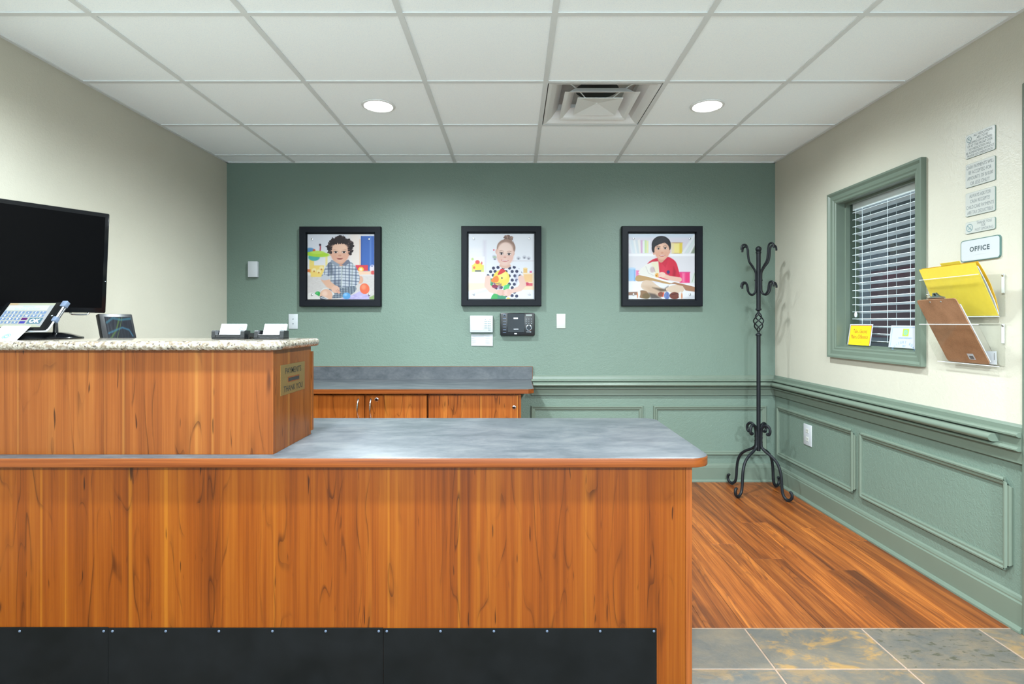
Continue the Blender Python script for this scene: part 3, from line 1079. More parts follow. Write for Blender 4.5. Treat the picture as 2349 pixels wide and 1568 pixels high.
class Canvas:
    def __init__(s, n, bg, h=None):
        s.w, s.h = n, (h or n)
        s.a = np.ones((s.h, s.w, 3)) * np.array(bg) / 255.0
        s.asp = s.h / s.w
        v, u = np.mgrid[0:s.h, 0:s.w]
        s.u, s.v = (u + 0.5) / s.w, (v + 0.5) / s.h
        s.px = 1.0 / n

    def blend(s, m, col, alpha=1.0):
        m = np.clip(m, 0, 1)[..., None] * alpha
        s.a = s.a * (1 - m) + (np.array(col) / 255.0) * m

    def ell(s, cx, cy, rx, ry, col, ang=0.0, soft=None, alpha=1.0):
        du, dv = s.u - cx, s.v - cy
        c_, s_ = math.cos(ang), math.sin(ang)
        p, q = du * c_ + dv * s_, -du * s_ + dv * c_
        r = np.sqrt((p / rx) ** 2 + (q / ry) ** 2) + 1e-9
        d = (1 - r) * min(rx, ry)
        sf = soft or s.px * 1.2
        m = d / sf + 0.5
        s.blend(m, col, alpha)
        return np.clip(m, 0, 1)

    def sd(s, pts):
        P = np.array(pts, float)
        d = np.full(s.u.shape, 9.0); ins = np.zeros(s.u.shape, bool)
        for i in range(len(P)):
            a, b_ = P[i], P[(i + 1) % len(P)]
            e = b_ - a
            wu, wv = s.u - a[0], s.v - a[1]
            t = np.clip((wu * e[0] + wv * e[1]) / max(e @ e, 1e-12), 0, 1)
            d = np.minimum(d, np.hypot(wu - t * e[0], wv - t * e[1]))
            if a[1] != b_[1]:
                cr = ((a[1] > s.v) != (b_[1] > s.v)) & (s.u < (b_[0] - a[0]) * (s.v - a[1]) / (b_[1] - a[1]) + a[0])
                ins ^= cr
        return np.where(ins, d, -d)

    def poly(s, pts, col, soft=None, alpha=1.0, smooth=0):
        pts = list(pts)
        for _ in range(smooth):
            q = []
            for i in range(len(pts)):
                a, b_ = np.array(pts[i], float), np.array(pts[(i + 1) % len(pts)], float)
                q += [tuple(a * .75 + b_ * .25), tuple(a * .25 + b_ * .75)]
            pts = q
        m = s.sd(pts) / (soft or s.px * 1.2) + 0.5
        s.blend(m, col, alpha)
        return np.clip(m, 0, 1)

    def line(s, pts, w, col, soft=None, alpha=1.0):
        d = np.full(s.u.shape, 9.0)
        ws = w if isinstance(w, (list, tuple)) else [w] * len(pts)
        best = np.full(s.u.shape, -9.0)
        for i in range(len(pts) - 1):
            a, b_ = np.array(pts[i], float), np.array(pts[i + 1], float)
            e = b_ - a
            wu, wv = s.u - a[0], s.v - a[1]
            t = np.clip((wu * e[0] + wv * e[1]) / max(e @ e, 1e-12), 0, 1)
            dd = (ws[i] + (ws[i + 1] - ws[i]) * t) / 2 - np.hypot(wu - t * e[0], wv - t * e[1])
            best = np.maximum(best, dd)
        m = best / (soft or s.px * 1.2) + 0.5
        s.blend(m, col, alpha)
        return np.clip(m, 0, 1)

    def rect(s, u0, u1, v0, v1, col, soft=None, alpha=1.0):
        return s.poly([(u0, v0), (u1, v0), (u1, v1), (u0, v1)], col, soft, alpha)

    def sheet(s, name, fr, w, h, mat, parent):
        O, R, U, N = fr
        a = np.clip(s.a, 0, 1)
        l = np.where(a <= 0.04045, a / 12.92, ((a + 0.055) / 1.055) ** 2.4)
        vs, fs = [], []
        off = WLOC[parent.name]
        O_, R_, U_ = np.array(O - off), np.array(R), np.array(U)
        uu = np.linspace(0, 1, s.w); vv = np.linspace(0, 1, s.h)
        g = O_[None, None, :] + R_[None, None, :] * (uu * w)[None, :, None] + U_[None, None, :] * ((1 - vv) * h)[:, None, None]
        vs = g.reshape(-1, 3)
        idx = np.arange(s.w * s.h).reshape(s.h, s.w)
        fs = np.stack([idx[1:, :-1], idx[1:, 1:], idx[:-1, 1:], idx[:-1, :-1]], -1).reshape(-1, 4)
        me = bpy.data.meshes.new(name)
        me.vertices.add(len(vs)); me.vertices.foreach_set('co', vs.ravel())
        me.loops.add(fs.size); me.loops.foreach_set('vertex_index', fs.ravel().astype(np.int32))
        me.polygons.add(len(fs)); me.polygons.foreach_set('loop_start', np.arange(0, fs.size, 4, dtype=np.int32))
        me.update(calc_edges=True)
        at = me.color_attributes.new('print', 'FLOAT_COLOR', 'POINT')
        at.data.foreach_set('color', np.concatenate([l.reshape(-1, 3), np.ones((len(vs), 1))], 1).ravel().astype(np.float32))
        me.materials.append(mat)
        o = bpy.data.objects.new(name, me)
        COL.objects.link(o)
        o.parent = parent
        WLOC[o.name] = off
        return o


def face(c, cx, cy, rx, ry, skin, shade, eye, brow, lip, tilt=0.0, eyes_dy=-0.08, smile=1.0, teeth=True, hair=None):
    dk_ = tuple(0.55 * a_ + 0.45 * b_ for a_, b_ in zip(skin, shade))
    c.ell(cx, cy, rx, ry, dk_, tilt)
    c.ell(cx, cy - ry * .04, rx * .93, ry * .95, skin, tilt, soft=rx * .35)
    c.ell(cx, cy - ry * .45, rx * .55, ry * .30, tuple(min(255, a_ + 10) for a_ in skin), tilt, soft=rx * .4)
    c.ell(cx - rx * .55, cy + ry * .35, rx * .40, ry * .32, shade, soft=rx * .5, alpha=0.45)
    c.ell(cx + rx * .55, cy + ry * .35, rx * .40, ry * .32, shade, soft=rx * .5, alpha=0.45)
    ct, st = math.cos(tilt), math.sin(tilt)
    P = lambda a, b_: (cx + rx * a * ct - ry * b_ * st, cy + rx * a * st + ry * b_ * ct)
    for sx_ in (-1, 1):
        e = P(sx_ * .45, eyes_dy)
        c.ell(e[0], e[1], rx * .215, ry * .10, tuple(int(a_ * .86) for a_ in shade), tilt, soft=rx * .12)
        c.ell(e[0], e[1], rx * .20, ry * .085, (238, 232, 230), tilt)
        c.ell(e[0], e[1], rx * .115, ry * .088, eye, tilt)
        c.line([P(sx_ * .45 - .22, eyes_dy - .075), P(sx_ * .45, eyes_dy - .11), P(sx_ * .45 + .22, eyes_dy - .07)], rx * .07, eye, alpha=.8)
        c.line([P(sx_ * .45 - .24, eyes_dy - .22), P(sx_ * .45, eyes_dy - .28), P(sx_ * .45 + .24, eyes_dy - .22)], rx * .08, brow, alpha=.75)
    c.ell(*P(0, .22), rx * .17, ry * .10, shade, soft=rx * .12, alpha=.8)
    for sx_ in (-1, 1):
        c.ell(*P(sx_ * .09, .28), rx * .05, ry * .03, (150, 92, 78), alpha=.7)
    w = .46 * smile
    c.poly([P(-w, .47), P(0, .53), P(w, .47), P(w * .6, .62), P(0, .67), P(-w * .6, .62)], lip, smooth=2)
    if teeth:
        c.poly([P(-w * .8, .50), P(0, .545), P(w * .8, .50), P(w * .5, .58), P(-w * .5, .58)], (250, 246, 244), smooth=1)
    else:
        c.ell(*P(0, .57), rx * w * .6, ry * .05, (110, 50, 48))


def picture_baby():
    c = Canvas(230, (226, 226, 232))
    rs = np.random.RandomState(3)
    c.rect(.62, .81, -.05, .70, (240, 226, 216), soft=.12)
    c.rect(-.1, .62, .42, .70, (236, 232, 230), soft=.15)
    c.rect(-.1, 1.1, .63, 1.1, (216, 208, 203), soft=.03)
    for _ in range(500):
        c.ell(rs.uniform(0, 1), rs.uniform(.64, 1), .012, .006, (228, 221, 216) if rs.rand() > .5 else (202, 194, 190), alpha=.35)
    c.rect(.775, .80, .08, .62, (242, 206, 178), soft=.012)
    c.rect(.80, 1.05, .03, .60, (70, 108, 182), soft=.006)
    c.rect(.93, .955, .03, .60, (96, 132, 200), soft=.015)
    c.rect(.80, .815, .03, .60, (54, 90, 160), soft=.01)
    # toys left
    c.ell(.04, .27, .075, .06, (96, 150, 196), soft=.02); c.ell(.10, .25, .02, .02, (214, 96, 60), soft=.01)
    c.line([(.185, .16), (.195, .20), (.19, .26)], .02, (176, 76, 92), soft=.012); c.ell(.19, .165, .016, .016, (60, 58, 66), soft=.01)
    c.rect(.03, .10, .36, .60, (246, 218, 120), soft=.012); c.rect(.27, .30, .34, .50, (246, 226, 150), soft=.015)
    c.ell(.10, .355, .085, .055, (84, 178, 168), soft=.012)
    c.ell(.15, .31, .18, .040, (178, 218, 66), ang=.06, soft=.012); c.ell(.15, .28, .10, .025, (196, 228, 96), soft=.012)
    c.rect(-.02, .05, .54, .58, (224, 120, 66), soft=.015)
    c.rect(.05, .25, .48, .655, (248, 214, 118), soft=.015)
    for (a, b_) in ((.10, .55), (.17, .57), (.21, .52)):
        c.ell(a, b_, .032, .03, (252, 232, 170), soft=.012); c.ell(a, b_ + .02, .012, .012, (196, 130, 60), soft=.01)
    # toys right
    c.rect(.72, .905, .475, .565, (222, 70, 84), soft=.012)
    c.ell(.80, .54, .042, .038, (250, 196, 70), soft=.008); c.ell(.80, .54, .022, .022, (252, 232, 200), soft=.008)
    c.ell(.97, .53, .04, .06, (236, 224, 232), soft=.01); c.ell(.98, .59, .04, .03, (220, 90, 90), soft=.01); c.ell(.965, .49, .012, .012, (90, 110, 170), soft=.006)
    c.rect(.72, .95, .565, .62, (246, 206, 176), soft=.02)
    # blanket and balls
    c.poly([(.42, 1.02), (.55, .975), (.68, .93), (.80, .86), (.90, .92), (.97, 1.02)], (196, 186, 226), smooth=2, soft=.008)
    for _ in range(60):
        c.ell(rs.uniform(.55, .92), rs.uniform(.93, 1), .02, .01, (212, 204, 238) if rs.rand() > .5 else (176, 164, 212), alpha=.4, soft=.01)
    c.poly([(.92, .97), (1.0, .93), (1.02, 1.02), (.94, 1.02)], (150, 176, 110), soft=.01)
    c.ell(.155, .915, .042, .038, (56, 168, 84)); c.ell(.145, .90, .016, .012, (110, 204, 130), soft=.01)
    c.poly([(0, .90), (.08, .89), (.20, .97), (.26, 1.02), (0, 1.02)], (232, 226, 220), smooth=2)
    # right arm, body
    c.ell(.79, .70, .045, .06, (226, 176, 150))
    shirt = [(.37, .40), (.29, .46), (.24, .58), (.20, .66), (.28, .70), (.33, .66), (.35, .74), (.36, .84), (.50, .86), (.68, .82), (.76, .76), (.79, .68), (.75, .54), (.68, .44), (.58, .40), (.50, .46)]
    m = c.poly(shirt, (206, 210, 216), smooth=1)
    base = c.a.copy()
    for k in range(12):
        u0 = .20 + k * .052
        c.line([(u0 + .01, .38), (u0 - .01 + .01 * (k % 3), .88)], .011 if k % 2 else .022, (72, 88, 116) if k % 3 else (110, 128, 112), soft=.008, alpha=.55)
    for k in range(10):
        v0 = .43 + k * .046
        c.line([(.18, v0 + .02), (.5, v0), (.82, v0 + .025)], .010 if k % 2 else .020, (66, 78, 104), soft=.008, alpha=.5)
    c.poly([(.30, .46), (.36, .42), (.40, .62), (.33, .62)], (60, 70, 94), soft=.03, alpha=.5)
    c.poly([(.38, .72), (.50, .70), (.50, .86), (.37, .85)], (56, 64, 86), soft=.05, alpha=.4)
    c.a = base * (1 - m[..., None]) + c.a * m[..., None]
    c.poly([(.50, .46), (.515, .46), (.53, .80), (.50, .82)], (232, 234, 236), alpha=.5)
    # shorts and leg
    m = c.poly([(.38, .80), (.52, .83), (.72, .78), (.74, .86), (.62, .95), (.52, .97), (.44, .98), (.34, .98), (.27, .88)], (120, 132, 146), smooth=1)
    base = c.a.copy()
    for k in range(14):
        c.line([(.25 + k * .04, .76), (.22 + k * .045, 1.0)], .012, (44, 54, 74), soft=.008, alpha=.55)
        c.line([(.2, .78 + k * .03), (.8, .76 + k * .03)], .010, (206, 210, 206), soft=.006, alpha=.45)
    c.a = base * (1 - m[..., None]) + c.a * m[..., None]
    c.poly([(.20, .86), (.26, .81), (.36, .87), (.42, .92), (.36, .95), (.28, .90), (.20, .90)], (226, 224, 220), smooth=1)
    c.ell(.28, .94, .095, .10, (232, 186, 160)); c.ell(.26, .91, .04, .04, (244, 206, 184), soft=.03)
    c.poly([(.18, .95), (.24, .945), (.32, 1.02), (.20, 1.02)], (80, 88, 104), smooth=1)
    c.line([(.20, .97), (.30, 1.0)], .012, (226, 226, 226)); c.line([(.22, .955), (.31, .985)], .010, (226, 226, 226))
    # arm
    c.line([(.26, .69), (.32, .77), (.41, .83)], [.11, .10, .085], (230, 182, 154), soft=.012)
    c.ell(.42, .845, .062, .055, (236, 190, 166)); 
    for k in range(4):
        c.ell(.44 + .012 * k, .87 + .012 * k - .02 * (k > 2), .022, .014, (226, 172, 150), ang=.6)
    c.line([(.45, .84), (.47, .87)], .006, (180, 120, 100))
    c.poly([(.20, .66), (.25, .61), (.35, .66), (.33, .69), (.26, .71), (.21, .70)], (198, 200, 206), smooth=1)
    c.ell(.585, .945, .058, .052, (96, 164, 220)); c.ell(.57, .925, .025, .02, (150, 200, 240), soft=.02)
    c.ell(.855, .835, .072, .082, (238, 112, 78), ang=-.2); c.ell(.84, .81, .035, .04, (250, 146, 110), soft=.03)
    # neck, collar, head
    c.ell(.49, .44, .10, .05, (214, 158, 132))
    c.poly([(.34, .42), (.37, .385), (.47, .46), (.50, .47), (.44, .50), (.38, .46)], (150, 158, 172), smooth=1)
    c.poly([(.64, .42), (.60, .38), (.53, .46), (.50, .47), (.56, .49), (.62, .45)], (120, 124, 140), smooth=1)
    for _ in range(240):
        a = rs.uniform(0, 2 * math.pi); r_ = rs.uniform(.6, 1.06)
        cx, cy = .49 + .185 * r_ * math.cos(a), .20 + .155 * r_ * math.sin(a)
        if cy > .34: continue
        c.ell(cx, cy, rs.uniform(.012, .03), rs.uniform(.008, .02), (42, 34, 36) if rs.rand() > .3 else (78, 62, 60), ang=rs.uniform(0, 3))
    c.ell(.485, .17, .16, .12, (48, 38, 40), soft=.02)
    face(c, .485, .29, .135, .155, (234, 186, 160), (224, 158, 134), (34, 26, 28), (120, 84, 72), (196, 108, 104), smile=.9, teeth=False)
    c.ell(.48, .20, .11, .06, (242, 198, 172), soft=.04)
    for _ in range(46):
        u_ = rs.uniform(.36, .62)
        c.ell(u_, .135 + .25 * (u_ - .49) ** 2 * 4 + rs.uniform(-.02, .008), .018, .011, (44, 36, 38), ang=rs.uniform(0, 3))
    c.ell(.35, .29, .02, .04, (222, 168, 144)); c.ell(.62, .29, .018, .035, (214, 158, 134))
    for _ in range(50):
        sx_ = rs.choice([-1, 1])
        c.ell(.487 + sx_ * rs.uniform(.125, .185), rs.uniform(.12, .31), .014, .010, (40, 32, 35) if rs.rand() > .35 else (86, 70, 68), ang=rs.uniform(0, 3))
    return c


def picture_girl():
    c = Canvas(230, (238, 238, 243))
    rs = np.random.RandomState(5)
    c.rect(-.1, .26, .22, .75, (246, 242, 244), soft=.05)
    c.rect(.22, .27, .10, .75, (228, 222, 232), soft=.04)
    c.rect(.03, .245, .35, .59, (250, 250, 244), soft=.012)
    c.rect(.05, .235, .48, .585, (226, 228, 130), soft=.015); c.ell(.14, .50, .075, .06, (250, 226, 96), soft=.012); c.ell(.135, .435, .034, .03, (238, 96, 92), soft=.01)
    c.ell(.085, .52, .016, .02, (240, 120, 80), soft=.008); c.rect(.10, .19, .56, .58, (92, 96, 120), soft=.01); c.ell(.20, .45, .012, .02, (230, 110, 110), soft=.01); c.ell(.06, .39, .02, .02, (206, 226, 150), soft=.01)
    c.rect(-.1, .26, .59, .76, (248, 238, 236), soft=.02)
    c.rect(-.1, .30, .75, .88, (250, 226, 200), soft=.03)
    c.rect(.62, 1.1, .41, .425, (226, 218, 222), soft=.01)
    for (a, b_) in ((.39, .35), (.40, .38), (.76, .375), (.85, .36), (.915, .375)):
        c.ell(a, b_, .03, .025, (206, 206, 214), soft=.01); c.ell(a, b_ + .01, .014, .012, (140, 140, 150), soft=.008)
    c.ell(.385, .25, .012, .012, (226, 90, 110), soft=.006); c.ell(.40, .36, .03, .012, (170, 196, 160), soft=.01)
    c.rect(.80, 1.0, .60, .80, (250, 226, 196), soft=.02); c.rect(.835, .895, .53, .60, (242, 196, 120), soft=.008); c.ell(.865, .53, .034, .012, (250, 220, 160), soft=.006)
    c.rect(.93, .965, .57, .60, (226, 110, 150), soft=.008)
    c.rect(.84, .97, .62, .74, (246, 200, 140), soft=.015)
    c.rect(.86, .975, .755, .81, (228, 96, 110), soft=.01); c.ell(.89, .765, .03, .02, (206, 60, 90), soft=.01)
    c.rect(.82, 1.1, .80, .86, (250, 222, 186), soft=.02)
    c.poly([(-.1, .90), (.1, .86), (.3, .83), (.6, .87), (1.1, .88), (1.1, 1.1), (-.1, 1.1)], (240, 240, 248), smooth=1, soft=.02)
    c.line([(.05, .93), (.3, .86), (.5, .9)], .03, (224, 226, 238), soft=.03)
    # dress
    dress = [(.27, .66), (.30, .56), (.35, .51), (.43, .485), (.55, .52), (.65, .485), (.75, .51), (.81, .58), (.845, .66), (.77, .71), (.735, .70), (.72, .82), (.75, .92), (.78, 1.04), (.36, 1.04), (.40, .80), (.37, .68)]
    m = c.poly(dress, (236, 234, 240), smooth=1)
    base = c.a.copy()
    for i in range(8):
        for j in range(9):
            u_, v_ = .29 + i * .082 + (.04 if j % 2 else 0) + rs.uniform(-.008, .008), .52 + j * .062 + rs.uniform(-.008, .008)
            c.ell(u_, v_, .023, .024, (48, 50, 84), ang=rs.uniform(0, 3))
    c.a = base * (1 - m[..., None]) + c.a * m[..., None]
    c.poly([(.70, .66), (.74, .60), (.75, .72), (.72, .80)], (170, 170, 196), soft=.03, alpha=.5)
    # neck
    c.poly([(.48, .46), (.63, .46), (.65, .50), (.56, .545), (.46, .50)], (228, 184, 164), smooth=1)
    # hair and face
    for _ in range(70):
        a = rs.uniform(0, 6.28); r_ = rs.uniform(0, 1)
        c.ell(.605 + .062 * r_ * math.cos(a), .075 + .045 * r_ * math.sin(a), .02, .012, (126, 98, 88) if rs.rand() > .4 else (168, 136, 120), ang=rs.uniform(0, 3))
    c.ell(.572, .22, .142, .135, (164, 132, 116), soft=.012)
    for k in range(12):
        u_ = .45 + k * .023
        c.line([(u_, .24), (.5 + (u_ - .5) * .6 + .06, .11)], .006, (132, 104, 92), alpha=.5)
    c.ell(.428, .275, .02, .042, (234, 190, 172)); c.ell(.685, .30, .016, .036, (226, 180, 162))
    face(c, .558, .315, .128, .178, (242, 208, 192), (234, 176, 160), (50, 40, 42), (160, 124, 110), (206, 110, 112), tilt=.07, eyes_dy=-.02, smile=1.15)
    c.ell(.565, .205, .095, .06, (246, 216, 202), soft=.04)
    # toy bird
    c.poly([(.33, 1.02), (.36, .93), (.44, .90), (.50, 1.02)], (70, 176, 92), smooth=1); c.poly([(.56, 1.02), (.60, .96), (.66, 1.02)], (246, 222, 110), smooth=1)
    c.poly([(.44, 1.02), (.44, .92), (.58, .92), (.56, 1.02)], (60, 150, 110))
    c.ell(.33, .745, .05, .062, (44, 160, 92), ang=.3); c.ell(.345, .74, .025, .03, (90, 196, 130), soft=.02)
    c.ell(.40, .805, .05, .03, (150, 40, 76))
    c.ell(.50, .68, .125, .125, (248, 222, 92)); c.ell(.52, .64, .07, .06, (252, 236, 130), soft=.04)
    c.poly([(.435, .64), (.47, .565), (.50, .53), (.575, .565), (.53, .60), (.48, .625)], (222, 52, 62), smooth=1)
    c.poly([(.335, .715), (.375, .67), (.435, .635), (.465, .69), (.45, .745), (.36, .75)], (246, 136, 56), smooth=1)
    c.line([(.345, .755), (.41, .765), (.47, .755)], .010, (110, 70, 110))
    c.ell(.508, .678, .012, .013, (40, 34, 30)); c.ell(.511, .674, .004, .004, (240, 240, 240))
    c.poly([(.52, .86), (.55, .80), (.62, .76), (.63, .80), (.58, .88)], (66, 184, 96), smooth=1); c.ell(.575, .82, .04, .035, (90, 204, 120), soft=.02)
    c.poly([(.44, .78), (.50, .76), (.51, .84), (.46, .85)], (130, 90, 120), soft=.02, alpha=.7)
    # arms and hands
    c.line([(.295, .68), (.285, .79), (.34, .86), (.46, .90)], [.085, .09, .085, .06], (240, 202, 186), soft=.01)
    c.line([(.80, .68), (.83, .78), (.78, .84), (.66, .88)], [.09, .095, .085, .06], (240, 200, 184), soft=.01)
    c.ell(.49, .90, .058, .048, (236, 192, 176)); c.ell(.60, .90, .058, .058, (238, 194, 178))
    for k in range(4):
        c.ell(.535, .875 + .022 * k, .03, .011, (230, 180, 164), ang=.2); c.ell(.565, .865 + .024 * k, .03, .011, (244, 204, 190), ang=-.3)
    return c


def picture_boy():
    c = Canvas(230, (230, 224, 232))
    rs = np.random.RandomState(8)
    c.rect(-.1, 1.1, -.1, .07, (214, 224, 236), soft=.06)
    c.rect(-.1, 1.1, .07, .30, (226, 220, 230), soft=.04)
    c.rect(-.1, 1.1, .34, .72, (232, 228, 232), soft=.03)
    for k, col in enumerate(((232, 236, 240), (222, 232, 238), (240, 240, 238), (218, 226, 230), (244, 238, 230))):
        c.poly([(.0 + k * .035, .10), (.03 + k * .035, .09), (.075 + k * .03, .30), (.045 + k * .03, .30)], col, soft=.012)
    for k, col in enumerate(((222, 180, 210), (240, 240, 240), (208, 232, 170), (240, 236, 180), (236, 236, 240))):
        c.rect(.185 + k * .03, .212 + k * .03, .10 + .012 * (k % 2), .295, col, soft=.010)
    c.rect(-.1, 1.1, .305, .345, (250, 249, 251), soft=.008)
    # yellow tin
    c.poly([(.645, .14), (.81, .14), (.80, .30), (.655, .30)], (250, 232, 150), soft=.006); c.rect(.77, .81, .14, .30, (232, 206, 80), soft=.03); c.rect(.65, .69, .14, .30, (242, 222, 176), soft=.02)
    c.ell(.728, .14, .085, .008, (196, 166, 130)); c.ell(.728, .30, .07, .006, (196, 170, 110))
    for k in range(4):
        c.poly([(.80 + k * .055, .30), (.84 + k * .055, .30), (1.02 + k * .05, .02), (.98 + k * .05, .02)], ((238, 240, 240), (222, 232, 226), (244, 244, 240), (206, 222, 214))[k], soft=.01)
    c.poly([(.94, .30), (1.0, .18), (1.02, .30)], (150, 160, 140), soft=.02)
    # jars and bins
    c.rect(-.05, .10, .53, .72, (168, 204, 236), soft=.012); c.ell(.05, .53, .06, .015, (190, 216, 240), soft=.006); c.rect(.085, .105, .55, .72, (130, 176, 222), soft=.02)
    c.rect(.115, .16, .56, .66, (236, 130, 180), soft=.02)
    c.rect(.77, .925, .585, .75, (240, 66, 130), soft=.008); c.rect(.765, .93, .58, .60, (228, 90, 150), soft=.008); c.rect(.81, .85, .60, .75, (250, 130, 170), soft=.03)
    c.poly([(.93, .76), (.97, .62), (1.02, .56), (1.02, .76)], (226, 232, 222), soft=.012); c.line([(.96, .74), (1.0, .6)], .008, (130, 160, 120), alpha=.6)
    c.rect(-.1, 1.1, .755, 1.1, (242, 241, 243), soft=.02)
    c.rect(-.1, .2, .73, .90, (246, 246, 248), soft=.02)
    c.poly([(.82, .98), (1.02, .93), (1.02, 1.02), (.82, 1.02)], (216, 216, 220), soft=.03)
    # body: red polo
    polo = [(.27, .475), (.33, .41), (.43, .365), (.50, .40), (.585, .345), (.67, .385), (.725, .44), (.755, .55), (.785, .665), (.72, .68), (.66, .70), (.50, .72), (.44, .66), (.40, .55)]
    c.poly(polo, (216, 50, 74), smooth=1)
    c.poly([(.50, .44), (.58, .48), (.60, .70), (.48, .70)], (228, 66, 92), soft=.05, alpha=.6)
    c.poly([(.68, .50), (.72, .58), (.70, .68), (.66, .68)], (170, 30, 54), soft=.03, alpha=.8)
    c.poly([(.30, .46), (.43, .385), (.44, .42), (.34, .48)], (196, 40, 64), soft=.012, alpha=.7)
    c.ell(.60, .585, .024, .027, (92, 50, 110)); c.ell(.60, .585, .014, .016, (60, 60, 120)); c.rect(.585, .615, .615, .622, (100, 60, 110), alpha=.6)
    # neck
    c.poly([(.43, .34), (.58, .33), (.58, .38), (.50, .45), (.45, .42)], (214, 160, 134), smooth=1)
    c.poly([(.585, .34), (.60, .38), (.56, .52), (.50, .45), (.565, .38)], (206, 44, 70)); c.poly([(.43, .36), (.445, .42), (.46, .47), (.42, .44)], (206, 44, 70))
    # head
    c.ell(.385, .285, .018, .04, (226, 172, 150)); c.ell(.615, .265, .018, .04, (232, 182, 160))
    c.ell(.495, .17, .145, .135, (40, 38, 44)); c.ell(.38, .22, .03, .07, (40, 38, 44)); c.ell(.62, .19, .02, .06, (44, 42, 48))
    face(c, .505, .258, .112, .14, (238, 190, 164), (226, 160, 134), (44, 32, 32), (60, 46, 44), (196, 96, 92), tilt=-.06, eyes_dy=-.22, smile=1.1)
    c.poly([(.385, .22), (.39, .12), (.46, .07), (.56, .07), (.62, .12), (.625, .20), (.585, .165), (.55, .135), (.50, .15), (.46, .165), (.445, .175), (.41, .19)], (40, 38, 44), smooth=1)
    for k in range(10):
        c.line([(.52 + k * .008, .05 + k * .006), (.40 + k * .02, .14 + .003 * k)], .006, (74, 72, 82), alpha=.45)
    # legs (khaki)
    c.poly([(.185, .83), (.19, .76), (.25, .695), (.33, .70), (.42, .78), (.56, .87), (.50, .985), (.44, .96), (.30, .90)], (226, 200, 176), smooth=1)
    c.poly([(.22, .80), (.34, .80), (.52, .90), (.47, .97), (.32, .90)], (200, 168, 140), soft=.06, alpha=.6)
    c.poly([(.36, .82), (.54, .84), (.60, .80), (.58, .88), (.48, .88)], (90, 74, 60), soft=.03, alpha=.85)
    c.poly([(.54, .85), (.64, .79), (.76, .775), (.83, .80), (.845, .88), (.74, .91), (.64, .90)], (230, 206, 182), smooth=1)
    c.poly([(.30, .90), (.40, .92), (.50, .99), (.34, .99)], (66, 54, 48), soft=.03, alpha=.8)
    # shoes, socks
    c.line([(.01, .915), (.13, .91)], .05, (150, 116, 98), soft=.01)
    c.ell(.22, .925, .085, .062, (150, 116, 84), ang=.15); c.ell(.155, .92, .025, .06, (236, 232, 226), ang=.15); c.ell(.135, .94, .008, .045, (226, 130, 70)); c.ell(.27, .95, .06, .045, (120, 100, 66), soft=.02)
    c.ell(.49, .925, .045, .038, (146, 84, 66)); c.line([(.53, .90), (.52, .96)], .016, (232, 84, 60))
    c.ell(.58, .945, .042, .058, (96, 120, 186)); c.line([(.565, .90), (.56, .99)], .02, (150, 162, 190), alpha=.6); c.line([(.60, .90), (.60, .99)], .01, (150, 162, 190), alpha=.6)
    c.ell(.695, .945, .075, .055, (124, 66, 54)); c.ell(.785, .94, .028, .058, (240, 234, 228)); c.ell(.805, .95, .010, .05, (226, 140, 90)); c.line([(.65, .93), (.74, .91)], .014, (92, 46, 40))
    # book
    c.poly([(.09, .705), (.13, .625), (.24, .64), (.62, .745), (.66, .765), (.60, .775), (.30, .70), (.16, .735)], (196, 158, 108), smooth=1)
    c.poly([(.62, .765), (.70, .735), (.99, .81), (1.02, .82), (1.02, .89), (.86, .865), (.82, .80), (.70, .77)], (176, 128, 98), smooth=0)
    c.poly([(.13, .622), (.30, .63), (.62, .72), (.98, .785), (1.02, .81), (.70, .74), (.62, .75), (.30, .66)], (248, 246, 246))
    c.poly([(.145, .60), (.19, .53), (.27, .47), (.36, .43), (.45, .425), (.465, .60), (.44, .67), (.34, .66), (.22, .63)], (240, 236, 226), smooth=0)
    c.poly([(.34, .44), (.45, .425), (.463, .60), (.42, .66)], (238, 226, 186), soft=.03, alpha=.7)
    c.ell(.36, .55, .035, .045, (210, 190, 190), soft=.02); c.line([(.26, .50), (.30, .60), (.38, .64)], .008, (196, 190, 190), alpha=.7); c.line([(.38, .52), (.40, .58)], .012, (180, 150, 160), alpha=.6)
    c.ell(.435, .635, .035, .032, (242, 176, 90), soft=.01); c.ell(.42, .64, .008, .008, (120, 80, 60)); 
    # arm and hand
    c.line([(.52, .64), (.62, .675), (.77, .70)], [.07, .065, .07], (240, 196, 176), soft=.01)
    c.ell(.505, .625, .055, .040, (246, 208, 190))
    for k in range(4):
        c.line([(.50, .605 + .016 * k), (.46, .605 + .018 * k)], .014, (248, 212, 196)); c.line([(.495, .613 + .016 * k), (.46, .614 + .018 * k)], .003, (206, 150, 130))
    return c


